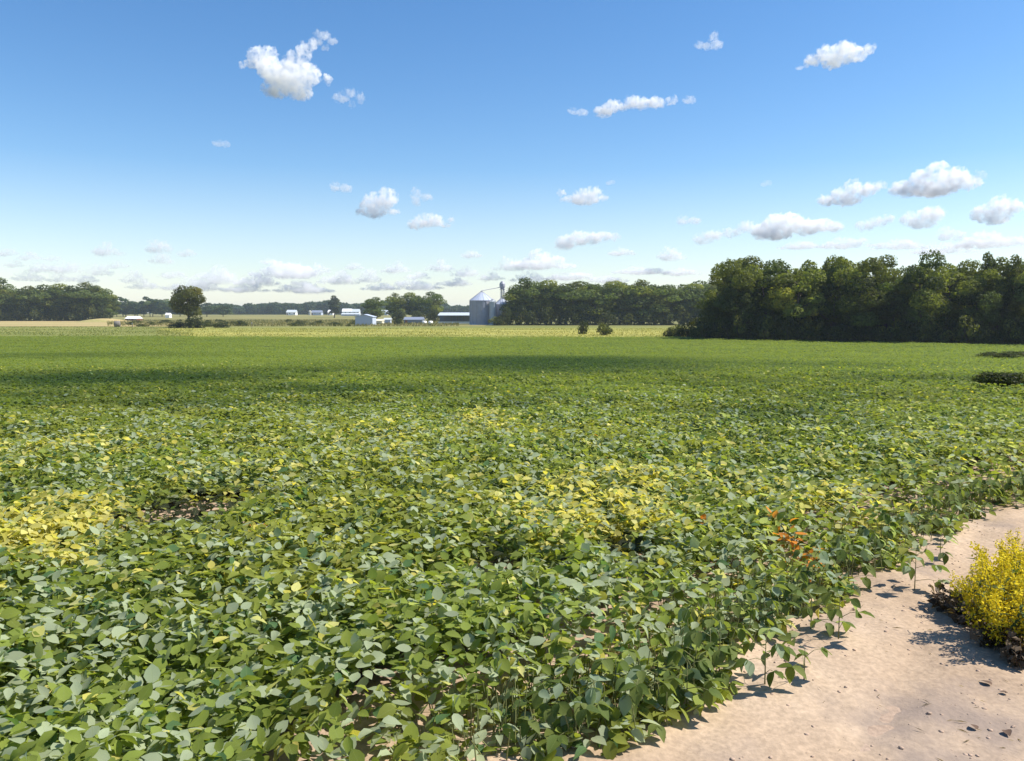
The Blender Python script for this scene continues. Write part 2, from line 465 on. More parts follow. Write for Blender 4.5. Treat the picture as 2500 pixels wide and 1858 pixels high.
GPATCH = [W(1650*s_, 1190*s_, 240, 60, .75), W(1280*s_, 1265*s_, 110, 50, .55), W(1100*s_, 1215*s_, 110, 30, .4), W(250*s_, 1330*s_, 300, 60, .40), W(600*s_, 1290*s_, 180, 50, .45), W(820*s_, 1200*s_, 90, 40, .25),
          W(120*s_, 1400*s_, 200, 80, .4), W(300*s_, 1560*s_, 300, 60, .3), W(1500*s_, 1390*s_, 200, 60, .3), W(900*s_, 1430*s_, 300, 80, .22), W(1980*s_, 1180*s_, 100, 60, .3)]
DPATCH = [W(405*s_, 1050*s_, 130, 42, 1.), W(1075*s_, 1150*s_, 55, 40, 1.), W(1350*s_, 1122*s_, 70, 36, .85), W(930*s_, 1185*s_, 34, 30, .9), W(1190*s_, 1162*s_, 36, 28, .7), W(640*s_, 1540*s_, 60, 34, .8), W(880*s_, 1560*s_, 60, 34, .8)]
OPATCH = [W(1722*s_, 1125*s_, 22, 20, 1.), W(1776*s_, 1130*s_, 12, 12, 1.), W(1520*s_, 1098*s_, 12, 10, .6), W(568*s_, 1100*s_, 8, 7, .8)]
# dark bands far out: cloud-shadow streaks put into the leaf colour
SHADE_BANDS = [W(250*s_, 815*s_, 420, 12, .75), W(760*s_, 838*s_, 420, 10, .55), W(1180*s_, 783*s_, 420, 12, .70), W(1330*s_, 800*s_, 300, 8, .3), W(80*s_, 850*s_, 240, 9, .5), W(150*s_, 768*s_, 330, 5, .35), W(1700*s_, 788*s_, 330, 5, .35),
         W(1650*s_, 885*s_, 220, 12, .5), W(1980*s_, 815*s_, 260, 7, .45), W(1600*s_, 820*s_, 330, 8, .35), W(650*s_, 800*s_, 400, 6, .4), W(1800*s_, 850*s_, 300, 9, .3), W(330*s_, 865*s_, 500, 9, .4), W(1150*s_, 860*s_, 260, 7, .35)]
SHADE_BANDS = [(a, b, c, d * 1.5, e) for a, b, c, d, e in SHADE_BANDS]
def patch(x, y, L, p=2.0):
    s = np.zeros(x.shape)
    for (cx, cy, rx, ry, a) in L:
        q = ((x - cx) / rx) ** 2 + ((y - cy) / ry) ** 2
        s = np.maximum(s, a * np.exp(-q ** (p / 2) * 0.9))
    return s

def canopy_h(x, y):
    e = edge_dist(x, y)
    h = 0.50 + 0.24 * (fbm(x * 0.9, y * 0.9, 3, 4) - 0.5) + 0.10 * (vnoise(x * 4, y * 4, 8) - 0.5) * np.interp(np.hypot(x, y), [15, 50], [1, .35]) + 0.12 * (fbm(x * 0.1, y * 0.25, 2, 12) - 0.5)
    ee = e + 0.35 * (vnoise(x * 2.3, y * 2.3, 31) - 0.5)
    h = h * (0.30 + 0.70 * sstep(ee / 0.9))
    h = h + 0.16 * (fbm(x * 0.05, y * 0.16, 2, 33) - 0.5) * sstep((np.hypot(x, y) - 18) / 20)
    h = h * (1 - 0.72 * patch(x, y, DPATCH))
    return h, e

def leaf_cols(x, y, rnd, r2):
    n = len(x)
    yf = np.clip(1.5 * patch(x, y, YPATCH), 0, 1); gf = patch(x, y, GPATCH); dist = np.hypot(x, y)
    base = fbm(x * 0.35, y * 0.5, 3, 21)
    f = np.clip((base - 0.3) / 0.4, 0, 1)[:, None]
    c = np.array(G1) * (1 - f) + np.array(G2) * f
    o = np.clip((fbm(x * 0.6 + 9, y * 0.8, 3, 5) - 0.42) / 0.25, 0, 1)[:, None] * 0.7
    c = c * (1 - o) + np.array(OL) * o
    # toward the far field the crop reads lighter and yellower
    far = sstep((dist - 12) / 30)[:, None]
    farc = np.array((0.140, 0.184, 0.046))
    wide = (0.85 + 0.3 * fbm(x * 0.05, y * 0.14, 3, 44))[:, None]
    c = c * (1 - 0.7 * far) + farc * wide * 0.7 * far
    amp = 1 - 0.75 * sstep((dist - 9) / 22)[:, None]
    c = c * (1 + amp * (0.56 * r2[:, None] - 0.28))
    pick = rnd
    g_th = 0.34 * (1 - sstep((dist - 12) / 14)) + 0.62 * gf * (dist < 30)
    y_th = 0.016 * (dist < 40) + 1.0 * yf * (0.5 + 0.7 * vnoise(x * 2.2, y * 2.2, 123)) + 0.07 * np.exp(-((dist - 12) / 6) ** 2) * sstep((fbm(x * .5, y * .7, 2, 15) - .4) / .2) + 0.035 * sstep((vnoise(x*0.8, y*0.8, 77) - .6) / .2) * (dist < 30)
    m = pick < g_th
    c[m] = np.array(GG) * (0.75 + 0.4 * r2[m, None])
    m = (pick > 1 - y_th)
    mixy = rng.random(m.sum())[:, None]
    lime = (rng.random(m.sum()) ** 1.3)[:, None] * 0.5
    c[m] = ((np.array(YE) * mixy + np.array(PY_) * (1 - mixy)) * (1 - lime) + np.array((.34, .38, .07)) * lime) * (0.62 + 0.5 * r2[m, None])
    m2 = (pick > 0.5) & (pick < 0.5004) & (dist < 14)
    c[m2] = OR
    m3 = (pick > 0.30) & (pick < 0.34)
    c[m3] = np.array(BG)
    c = c * np.where(c[:, :1] > .24, 1.0, 1.62 - 0.12 * far)
    dpp = patch(x, y, DPATCH); mw = rng.random(n) < 1.5 * (dpp - .25); c[mw] = np.array((.036, .045, .022)) * (.5 + r2[mw, None])  # near-black leaves painted in as the shade inside the crop's gaps
    c = c * (1 - 0.45 * dpp[:, None])  # gap shade also multiplied into the other leaf colours there
    op = patch(x, y, OPATCH); mo = rng.random(n) < 0.8 * op; c[mo] = np.array(OR) * (.7 + .5 * r2[mo, None])
    bd = np.clip(1.5 * patch(x, y, SHADE_BANDS, 3.0), 0, 1)[:, None]
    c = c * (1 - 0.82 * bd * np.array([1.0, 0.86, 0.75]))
    return c

# leaf templates: (across, along, up) ; tri lists
def tmpl(rows, fold=0.25, curl=0.15):
    """rows: list of (t along, half width). First and last are points."""
    V, UV, T = [], [], []
    for k, (t, w) in enumerate(rows):
        z = -curl * (t ** 2)
        if w == 0:
            V.append((0, t, z)); UV.append((0, t))
        else:
            V += [(-w, t, z + fold * w), (0, t, z), (w, t, z + fold * w)]; UV += [(-w / 0.35, t), (0, t), (w / 0.35, t)]
    idx = [0]
    off = [0]
    for k, (t, w) in enumerate(rows[:-1]): off.append(off[-1] + (1 if w == 0 else 3))
    for k in range(len(rows) - 1):
        a, b = off[k], off[k + 1]
        wa, wb = rows[k][1], rows[k + 1][1]
        if wa == 0: T += [(a, b + 1, b), (a, b + 2, b + 1)]
        elif wb == 0: T += [(a, a + 1, b), (a + 1, a + 2, b)]
        else: T += [(a, a + 1, b + 1), (a, b + 1, b), (a + 1, a + 2, b + 2), (a + 1, b + 2, b + 1)]
    return np.array(V), np.array(UV), np.array(T)
LA = tmpl([(0, 0), (0.12, 0.20), (0.38, 0.33), (0.68, 0.24), (1, 0)])
LB = tmpl([(0, 0), (0.25, 0.30), (0.62, 0.27), (1, 0)])
LD = (np.array([(0, 0, 0), (-.36, .45, .06), (0, 1, -.05), (.36, .45, .06)]), np.array([(0, 0), (-1, .45), (0, 1), (1, .45)]), np.array([(0, 2, 1), (0, 3, 2)]))
LC = tmpl([(0, 0), (0.42, 0.33), (1, 0)])

def leaf_batch(P, az, pit, roll, size, cols, tm, aspect=None):
    tv, tuv, tt = tm
    n = len(P)
    ca, sa, cp, sp = np.cos(az), np.sin(az), np.cos(pit), np.sin(pit)
    yv = np.stack([ca * cp, sa * cp, sp], -1)
    x0 = np.stack([sa, -ca, np.zeros(n)], -1)
    z0 = np.cross(x0, yv)
    cr, sr = np.cos(roll)[:, None], np.sin(roll)[:, None]
    xv = x0 * cr + z0 * sr; zv = -x0 * sr + z0 * cr
    asp = np.ones(n) if aspect is None else aspect
    V = P[:, None, :] + (tv[None, :, 0, None] * xv[:, None, :] * asp[:, None, None] + tv[None, :, 1, None] * yv[:, None, :] + tv[None, :, 2, None] * zv[:, None, :]) * size[:, None, None]
    T = tt[None] + (np.arange(n) * len(tv))[:, None, None]
    return V.reshape(-1, 3), T.reshape(-1, 3), np.repeat(cols, len(tv), 0), np.tile(tuv, (n, 1))

def in_view(y, k=0.70, m=2.5):
    return k * y + m

acc = []
def zone(y0, y1, dens, size, tm, tri=True, depth=0.34, tilt=0.5):
    # area-weighted points in the view wedge
    area = 0.70 * (y1**2 - y0**2) + 5.0 * (y1 - y0)
    n = int(area * dens)
    yy = rng.random(int(n * 2.2)) * (y1 - y0) + y0
    keep = rng.random(len(yy)) < in_view(yy) / in_view(y1)
    yy = yy[keep][:n]; n = len(yy)
    xx = (rng.random(n) * 2 - 1) * in_view(yy)
    h, e = canopy_h(xx, yy)
    dp = patch(xx, yy, DPATCH)
    gap = vnoise(xx * 3.1, yy * 3.1, 61)
    keep = (e > -0.10) & (rng.random(n) > 0.35 * dp) & ~((e < 0.7) & (gap > 0.62 + 0.4 * e))
    xx, yy, h, e = xx[keep], yy[keep], h[keep], e[keep]; n = len(xx)
    dpth = rng.random(n) ** 1.4 * np.where(e < 0.9, h * 0.95, np.minimum(depth, h * 0.9))
    base = np.interp(yy, ROWS, gz(ROWS))
    z = base + h - dpth
    az0 = rng.random(n) * 2 * np.pi
    tilt = np.interp(np.hypot(xx, yy), [6, 22, 45, 90], [.48, .36, .26, .2])
    k = 3 if tri else 1
    Ps, AZ, PI_, RO, SZ, CO = [], [], [], [], [], []
    r1 = rng.random(n)
    for j in range(k):
        a = az0 + (j - (k - 1) / 2) * 1.35 + rng.normal(0, .2, n)
        r2 = rng.random(n)
        sz = size * (0.65 + 0.6 * rng.random(n))
        off = 0.25 * sz
        P = np.stack([xx + np.cos(a) * off, yy + np.sin(a) * off, z + rng.normal(0, .012, n)], -1)
        rr = np.clip(r1 + rng.normal(0, .03, n), 0, 1)
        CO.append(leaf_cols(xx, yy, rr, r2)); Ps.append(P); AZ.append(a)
        PI_.append(rng.normal(-0.12, 1, n) * tilt); RO.append(rng.normal(0, .8, n) * tilt); SZ.append(sz)
    V, T, C, U = leaf_batch(np.concatenate(Ps), np.concatenate(AZ), np.concatenate(PI_), np.concatenate(RO), np.concatenate(SZ), np.concatenate(CO), tm, 0.8 + 0.45 * rng.random(n * k))
    acc.append((V, T, C, U))

LA2 = tmpl([(0, 0), (0.10, 0.14), (0.34, 0.27), (0.64, 0.20), (1, 0)], 0.45, 0.38)
LA3 = tmpl([(0, 0), (0.14, 0.24), (0.42, 0.37), (0.72, 0.27), (1, 0)], 0.10, -0.12)
zone(1.6, 9, 95, 0.100, LA, depth=0.28)
zone(1.6, 9, 85, 0.094, LA2, depth=0.28)
zone(1.6, 9, 75, 0.098, LA3, depth=0.26)
zone(9, 20, 125, 0.105, LB, depth=0.24)
zone(20, 34, 60, 0.120, LB, depth=0.20)
zone(34, 64, 105, 0.125, LD, tri=False, depth=0.20, tilt=0.30)
zone(64, FIELD_END, 42, 0.20, LD, tri=False, depth=0.16, tilt=0.22)
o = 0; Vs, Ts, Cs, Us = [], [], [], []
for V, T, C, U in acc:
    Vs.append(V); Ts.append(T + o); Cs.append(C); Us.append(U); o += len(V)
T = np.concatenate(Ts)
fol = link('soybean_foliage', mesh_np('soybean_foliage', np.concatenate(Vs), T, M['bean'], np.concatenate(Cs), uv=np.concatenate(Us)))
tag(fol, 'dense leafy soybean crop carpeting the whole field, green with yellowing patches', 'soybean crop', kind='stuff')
print('bean tris', len(T))

# shaded floor under the far crop
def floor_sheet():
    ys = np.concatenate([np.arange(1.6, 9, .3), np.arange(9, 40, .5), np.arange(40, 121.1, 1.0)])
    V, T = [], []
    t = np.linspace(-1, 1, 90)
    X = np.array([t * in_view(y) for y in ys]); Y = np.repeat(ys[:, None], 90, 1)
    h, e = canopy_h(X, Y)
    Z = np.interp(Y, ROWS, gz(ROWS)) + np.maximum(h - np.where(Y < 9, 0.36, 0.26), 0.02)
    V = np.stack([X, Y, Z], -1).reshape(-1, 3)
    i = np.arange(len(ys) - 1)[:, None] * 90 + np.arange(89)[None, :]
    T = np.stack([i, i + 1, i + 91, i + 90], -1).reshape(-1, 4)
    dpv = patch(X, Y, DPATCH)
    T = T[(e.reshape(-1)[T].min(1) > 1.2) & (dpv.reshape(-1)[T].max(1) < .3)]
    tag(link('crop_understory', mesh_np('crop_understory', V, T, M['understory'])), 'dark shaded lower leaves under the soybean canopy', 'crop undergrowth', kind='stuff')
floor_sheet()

# stems showing along the crop's edge
mb = MB()
for _ in range(900):
    i = random.randrange(1, len(EX) - 4); t = random.random()
    x = EX[i] + (EX[i+1] - EX[i]) * t; y = EY[i] + (EY[i+1] - EY[i]) * t
    x -= random.uniform(-0.02, 0.7); y += random.uniform(-0.1, 0.5)
    if y < 1.5: continue
    z = gsurf(y) + 0.01
    mb.tube([(x, y, z), (x + random.gauss(0, .05), y + random.gauss(0, .05), z + random.uniform(.14, .3))], [0.0045, 0.003], 4)
tag(mb.build('soybean_stems', M['stem']), 'thin stems under the leaves along the edge of the crop', 'stems', kind='stuff')

# ------------------------------------------------------------------ single soybean plants along the path
def one_leaf(name, col, seed):
    r = np.random.default_rng(seed)
    tv, tuv, tt = tmpl([(0, 0), (0.10, 0.17), (0.30, 0.32), (0.55, 0.31), (0.80, 0.17), (1, 0)], fold=0.18 + 0.2 * r.random(), curl=0.1 + 0.35 * r.random())
    tv = tv * np.array([0.95 + .2 * r.random(), 1, 1])
    return mesh_np(name, tv, tt, M['bean'], np.tile(np.array(col), (len(tv), 1)), uv=tuv)
LEAF_MESH = {}
for key, col in (('green', (0.11, 0.16, 0.035)), ('mid', (0.15, 0.19, 0.05)), ('dark', (0.07, 0.11, 0.028)), ('silver', (0.30, 0.38, 0.26)), ('yellow', (0.55, 0.47, 0.09)), ('lime', (0.28, 0.30, 0.06))):
    LEAF_MESH[key] = [one_leaf('soybean_leaf', col, hash(key) % 7 + i * 13 if False else len(key) * 5 + i * 13) for i in range(3)]

def soy_plant(x, y, h, label, keys, nodes=6, spread=1.0, group=None, lean=(0, 0)):
    root = empty('soybean_plant', (x, y, path_z(x, y) - 0.01), random.uniform(0, 6.28))
    tag(root, label, 'soybean plant', group)
    st = MB()
    pts = [Vector((lean[0] * t * t, lean[1] * t * t, h * t)) for t in (0, .35, .7, 1)]
    st.tube(pts, [0.005, 0.0042, 0.003, 0.002], 5)
    def along(t):
        return Vector((lean[0] * t * t, lean[1] * t * t, h * t))
    a = random.uniform(0, 6.28)
    leaves = []
    for k in range(nodes):
        t = 0.25 + 0.75 * k / max(1, nodes - 1)
        b0 = along(t); a += 2.4 + random.gauss(0, .25)
        L = random.uniform(.10, .19) * spread * (1.15 - 0.5 * t)
        dirv = Vector((math.cos(a), math.sin(a), random.uniform(.15, .8))).normalized()
        e = b0 + dirv * L + Vector((0, 0, -0.01))
        st.tube([b0, b0 + dirv * L * .55 + Vector((0, 0, .012)), e], [0.0024, 0.002, 0.0016], 4)
        for j in (-1, 0, 1):
            az = a + j * 1.25 + random.gauss(0, .12)
            size = random.uniform(.075, .115) * (1.12 if j == 0 else 1)
            pit = random.gauss(-0.45, 0.35)
            leaves.append((e, az, pit, random.gauss(0, .35), size))
    link('stem', st.mesh('stem', M['stem'], True), root)
    for (e, az, pit, ro, size) in leaves:
        lf = link('leaf', random.choice(LEAF_MESH[random.choice(keys)]), root)
        lf.location = e
        lf.rotation_euler = (Matrix.Rotation(az - math.pi / 2, 3, 'Z') @ Matrix.Rotation(pit, 3, 'X') @ Matrix.Rotation(ro, 3, 'Y')).to_euler()
        lf.scale = (size,) * 3
    return root

GR = ['green', 'mid', 'dark', 'green', 'mid']
def at(px, py): return hit(px * s_, py * s_)
x, y = at(1985, 1290); soy_plant(x, y, .36, 'tall stray soybean plant standing alone out on the pale path, farthest from the crop', GR + ['silver', 'lime'], 8, 1.1)
x, y = at(1820, 1400); soy_plant(x, y, .34, 'lone soybean plant with a lime edged leaf, right of the drooping ones on the path', GR + ['lime', 'silver'], 7, 1.1)
x, y = at(1660, 1495); soy_plant(x, y, .34, 'drooping soybean plant with one big silvery leaf, middle of the sandy edge', GR + ['silver'], 7, 1.15)
x, y = at(1745, 1490); soy_plant(x, y, .22, 'small soybean seedling with long drooping leaf just right of the silvery leaved one', GR, 4, 1.2)
x, y = at(1490, 1560); soy_plant(x, y, .33, 'soybean plant with splayed dark leaves on the pale soil near the bottom edge', GR, 7, 1.1)
x, y = at(1385, 1590); soy_plant(x, y, .30, 'soybean plant with three broad leaves right at the bottom corner of the crop', GR + ['silver'], 6, 1.1)
x, y = at(1760, 1375); soy_plant(x, y, .26, 'short soybean plant between the crop edge and the lime edged one', GR, 5, 1.0)
x, y = at(1540, 1500); soy_plant(x, y, .35, 'bushy soybean plant leaning out of the crop over dark shadows', GR, 8, 1.1)
x, y = at(2040, 1225); soy_plant(x, y, .28, 'thin soybean plant behind the tall stray one on the path', GR + ['silver'], 5, 1.0)
x, y = at(1250, 1640); soy_plant(x, y, .24, 'low soybean plant between pale gaps of soil at the bottom of the picture', GR, 5, 1.1)
# the row of plants that makes the edge itself
seg = [(EX[i], EY[i], EX[i+1], EY[i+1]) for i in range(2, len(EX) - 4)]
lens = [math.hypot(a[2]-a[0], a[3]-a[1]) for a in seg]
tot = sum(lens); nP = 46
for k in range(nP):
    d0 = (k + random.uniform(.2, .8)) / nP * tot
    for sg, L in zip(seg, lens):
        if d0 <= L: break
        d0 -= L
    t = d0 / L
    x = sg[0] + (sg[2] - sg[0]) * t; y = sg[1] + (sg[3] - sg[1]) * t
    nxv, nyv = -(sg[3] - sg[1]) / L, (sg[2] - sg[0]) / L
    off = random.uniform(-0.02, .25)
    x += nxv * off; y += nyv * off
    soy_plant(x, y, random.uniform(.26, .42), 'soybean plant in the ragged row along the path, %s from the bottom' % nth(k), GR + (['silver', 'silver'] if 4 < y < 9 else []) + ['mid'], 7, 1.1, group='soybean plants of the outer row')

# ------------------------------------------------------------------ clods, pebbles and dead leaves on the path
def blob_mesh(n, areaf, rmin, rmax, name, mat):
    bm = bmesh.new(); bmesh.ops.create_icosphere(bm, subdivisions=1, radius=1)
    tv = np.array([v.co[:] for v in bm.verts]); tt = np.array([[v.index for v in f.verts] for f in bm.faces]); bm.free()
    P = areaf(n); n = len(P)
    r = rmin + (rmax - rmin) * rng.random(n) ** 4
    S = r[:, None] * np.stack([.8 + .6 * rng.random(n), .8 + .6 * rng.random(n), .45 + .3 * rng.random(n)], -1)
    J = 1 + 0.35 * (rng.random((n, len(tv), 1)) - .5)
    V = P[:, None, :] + tv[None] * S[:, None, :] * J
    T = tt[None] + (np.arange(n) * len(tv))[:, None, None]
    return mesh_np(name, V.reshape(-1, 3), T.reshape(-1, 3), mat)
def on_path(n):
    y = 3 + 11 * rng.random(n * 3) ** 1.3; x = rng.random(n * 3) * 9 - 1.0
    e = edge_dist(x, y); k = (e < 0.25) & (vnoise(x * 1.5, y * 1.5, 71) + 0.25 * rng.random(len(x)) > 0.55)
    x, y = x[k][:n], y[k][:n]
    z = np.interp(y, ROWS, gz(ROWS)) + 0.035 + path_relief(x, y)
    return np.stack([x, y, z], -1)
tag(link('soil_crumbs', blob_mesh(5200, on_path, 0.002, 0.016, 'soil_crumbs', M['clod'])), 'small crumbs and clods of dry soil scattered over the path', 'soil crumbs', kind='stuff')
DL = one_leaf('dead_leaf', (0.10, 0.065, 0.04), 4)
DL.materials.clear(); DL.materials.append(M['dead'])
for (px, py, lab, rz, s) in [(2152, 1502, 'curled dark dead leaf on the sand by the right edge, uppermost of four', .5, .075), (2188, 1520, 'small dark dead leaf just below and right of the uppermost one', 1.2, .05),
                          (2120, 1598, 'dark dead leaf near the bottom right corner, left of its pair', .1, .06), (2182, 1600, 'dark dead leaf in the bottom right corner of the sand', 2.9, .07)]:
    x, y = at(px, py)
    o = link('dead_leaf', DL); o.location = (x, y, path_z(x, y) + .012); o.rotation_euler = (.25, .2, rz); o.scale = (s, s, s)
    tag(o, lab, 'dead leaf', 'dead leaves on the sand')

# ------------------------------------------------------------------ yellow flowering weeds right of the path
def goldenrod(name, seed, h=0.58, nst=34, rad=0.32):
    r = np.random.default_rng(seed)
    root = empty(name, (0, 0, 0))
    st = MB(); LP, LAz, LPi, LS = [], [], [], []; FP = []
    for k in range(nst):
        a = r.random() * 6.28; rr = rad * math.sqrt(r.random()) * .6
        b0 = Vector((math.cos(a) * rr, math.sin(a) * rr, -0.02))
        hh = h * (0.45 + .65 * r.random())
        tp = Vector((b0.x * 2.0 + r.normal(0, .05), b0.y * 2.0 + r.normal(0, .05), hh))
        mid = (b0 + tp) / 2 + Vector((0, 0, .04))
        st.tube([b0, mid, tp], [.0045, .0035, .002], 4)
        for q in range(16):
            t = .08 + .7 * r.random(); p = b0.lerp(tp, t)
            LP.append(p[:]); LAz.append(r.random() * 6.28); LPi.append(r.normal(.25, .4)); LS.append(.07 + .06 * r.random())
        # plume of florets at the top third
        nf = int(80 + 130 * r.random())
        for q in range(nf):
            t = .30 + .75 * r.random(); sp = .022 + .085 * (1.08 - t)
            p = b0.lerp(tp, t); aa = r.random() * 6.28
            FP.append((p.x + math.cos(aa) * sp * r.random() * 1.6, p.y + math.sin(aa) * sp * r.random() * 1.6, p.z + r.normal(0, .015)))
    link('stems', st.mesh('stems', M['stem']), root)
    n = len(LP); c = np.array([0.075, 0.11, 0.025]) * (0.7 + .6 * r.random((n, 1)))
    low = np.array(LP)[:, 2] < .18
    c[low] = np.array([0.10, 0.075, 0.04])
    tm = tmpl([(0, 0), (.35, .11), (.7, .08), (1, 0)], .3, .3)
    V, T, C, U = leaf_batch(np.array(LP), np.array(LAz), np.array(LPi), np.zeros(n), np.array(LS), c, tm)
    f = link('foliage', mesh_np('foliage', V, T, M['weed'], C), root); f['kind'] = 'stuff'
    n = len(FP); c = np.array([0.76, 0.63, 0.035]) * (0.65 + .45 * r.random((n, 1)))
    V, T, C, U = leaf_batch(np.array(FP), r.random(n) * 6.28, r.normal(.3, .7, n), r.normal(0, .7, n), .018 + .016 * r.random(n), c, LC)
    f = link('florets', mesh_np('florets', V, T, M['flower'], C), root); f['kind'] = 'stuff'
    return root
g0 = [goldenrod('goldenrod', 5), goldenrod('goldenrod', 6, .52, 30, .3)]
for g in g0: KIDS[g.name] = list(g.children)
spots = []
for (px, py, sc_, lab) in [(2195, 1410, .95, 'front yellow flowering goldenrod clump over dark shaded soil at right edge'),
                           (2120, 1345, .62, 'smallest yellow goldenrod clump leaning over the path, leftmost of the flowers'),
                           (2180, 1355, .8, 'yellow goldenrod clump behind the front one'),
                           (2228, 1345, .98, 'tallest yellow goldenrod clump rising at the right edge'),
                           (2222, 1275, .7, 'rear yellow goldenrod clump where the flowers thin out')]:
    x, y = at(px, py); spots.append((x, y, sc_, lab))
for k in range(9):
    spots.append((4.55 + .25 * random.random() + k * .1, 2.6 + k * .55, .9 + .3 * random.random(), None))
for k in range(10):
    spots.append((5.6 + 0.45 * k + random.random() * .3, 7.9 + k * .62, .7 + .3 * random.random(), None))
for i, (x, y, s, lab) in enumerate(spots):
    o = g0[i] if i < 2 else copy_tree(g0[i % 2])
    o.location = (x, y, path_z(x, y)); o.rotation_euler = (0, 0, random.random() * 6.28); o.scale = (s, s, s)
    tag(o, lab or 'yellow goldenrod clump on the verge beyond the right edge', 'goldenrod', 'yellow flowering weeds beside the path')

# withered brown weeds at the foot of the flowers
def withered(seed):
    r = np.random.default_rng(seed); root = empty('withered_weed', (0, 0, 0)); st = MB(); LP = []
    for k in range(12):
        a = r.random() * 6.28; b0 = Vector((math.cos(a) * .05, math.sin(a) * .05, -.01)); tp = Vector((math.cos(a) * .22 * r.random(), math.sin(a) * .22 * r.random(), .10 + .14 * r.random()))
        st.tube([b0, tp], [.003, .0015], 4)
        for q in range(9): LP.append(b0.lerp(tp, .2 + .8 * r.random())[:])
    link('stems', st.mesh('stems', M['dead']), root); n = len(LP)
    c = np.array([.10, .072, .045]) * (.5 + r.random((n, 1)))
    V, T, C, U = leaf_batch(np.array(LP), r.random(n) * 6.28, r.normal(-.2, .5, n), r.normal(0, .6, n), .05 + .05 * r.random(n), c, LC)
    f = link('leaves', mesh_np('leaves', V, T, M['weed'], C), root); f['kind'] = 'stuff'
    return root
for i, (px, py, lab) in enumerate([(2060, 1330, 'withered brown weed farthest left under the goldenrod'), (2110, 1372, 'dark withered weed in front of the smallest goldenrod clump'), (2165, 1415, 'dark withered weed below the front goldenrod clump'), (2205, 1452, 'withered weed lowest at the right edge'), (2085, 1345, 'small brown weed between the two leftmost withered ones')]):
    o = withered(70 + i); x, y = at(px, py); o.location = (x, y, path_z(x, y)); tag(o, lab, 'withered weed', 'withered weeds under the goldenrod')

# straw and dry bits lying on the sand
n = 420
P = on_path(n); n = len(P); P[:, 2] += .006
V, T, C, U = leaf_batch(P, rng.random(n) * 6.28, rng.normal(0, .08, n), rng.normal(0, .5, n), .03 + .07 * rng.random(n) ** 2, np.array([.38, .30, .18]) * (.35 + .8 * rng.random((n, 1))), LD, np.full(n, .09))
tag(link('straw_bits', mesh_np('straw_bits', V, T, M['weed'], C)), 'dry straw and stem bits strewn over the sandy path', 'straw', kind='stuff')

# low weeds and grass on the verge
def grass_batch(xs_, ys_, zs_, hmin, hmax, cols, w=0.006):
    n = len(xs_); h = hmin + (hmax - hmin) * rng.random(n); a = rng.random(n) * 6.28
    lx, ly = np.cos(a), np.sin(a); bend = h * (.15 + .5 * rng.random(n)); b2 = rng.random(n) * 6.28
    P = np.stack([xs_, ys_, zs_], -1)
    ww = w * (0.7 + .6 * rng.random(n))
    A = P + np.stack([lx * ww, ly * ww, 0 * h], -1); B = P - np.stack([lx * ww, ly * ww, 0 * h], -1)
    md = np.stack([np.cos(b2) * bend * .35, np.sin(b2) * bend * .35, h * .6], -1)
    C_ = P + md + np.stack([lx * ww, ly * ww, 0 * h], -1) * .7; D = P + md - np.stack([lx * ww, ly * ww, 0 * h], -1) * .7
    E = P + np.stack([np.cos(b2) * bend, np.sin(b2) * bend, h], -1)
    V = np.stack([A, B, C_, D, E], 1); i = (np.arange(n) * 5)[:, None, None]
    T = np.array([[0, 1, 3], [0, 3, 2], [2, 3, 4]])[None] + i
    return V.reshape(-1, 3), T.reshape(-1, 3), np.repeat(cols, 5, 0)
n = 9000
gx = rng.random(n) * 9 + 2.6; gy = rng.random(n) * 16 + 2
ed = edge_dist(gx, gy)
k = (ed < -(1.75 + 0.5 * vnoise(gx, gy, 3) + 0.9 * (gy > 7.2) + 1.0 * (gy < 5.3))) 
gx, gy = gx[k], gy[k]
cc = np.array([.13, .15, .04]) * (.6 + .7 * rng.random((len(gx), 1)))
V, T, C = grass_batch(gx, gy, np.interp(gy, ROWS, gz(ROWS)) + .03, .05, .24, cc)
tag(link('verge_grass', mesh_np('verge_grass', V, T, M['weed'], C)), 'short weedy grass growing around the yellow flowers', 'grass', kind='stuff')

# tall grass along the far end of the crop and over the rough land behind
def far_grass(name, n, x0, x1, y0, y1, hm, hM, cols, w, label):
    u = rng.random(n); yy = y0 + (y1 - y0) * u; t = rng.random(n)
    xx = x0(yy) + (x1(yy) - x0(yy)) * t
    dens = vnoise(xx * .12, yy * .3, 91); k = rng.random(n) < sstep((dens - .2) / .5)
    xx, yy = xx[k], yy[k]
    c = np.array(cols)[rng.integers(0, len(cols), len(xx))] * (.75 + .5 * rng.random((len(xx), 1)))
    V, T, C = grass_batch(xx, yy, np.interp(yy, ROWS, gz(ROWS)) + .03, hm, hM, c, w)
    tag(link(name, mesh_np(name, V, T, M['weed'], C)), label, 'grass', kind='stuff')
far_grass('hay_grass', 30000, lambda y: xat(380, y), lambda y: xat(1790, y), FIELD_END + 1, 205, .10, .26, [(.32, .30, .075), (.40, .35, .10), (.24, .25, .06)], .05, 'pale yellow uncut grass in the strip beyond the crop')
far_grass('verge_weeds', 15000, lambda y: xat(-60, y), lambda y: xat(470, y), FIELD_END + 1, 228, .1, .26, [(.17, .21, .05), (.26, .26, .07)], .05, 'olive green rough grass left of the yellow strip')
far_grass('scrub_weeds', 26000, lambda y: xat(260, y), lambda y: xat(1120, y), 232, 420, .3, .9, [(.12, .13, .04), (.27, .23, .09), (.18, .17, .06)], .09, 'rough tan and olive grass before the farm')

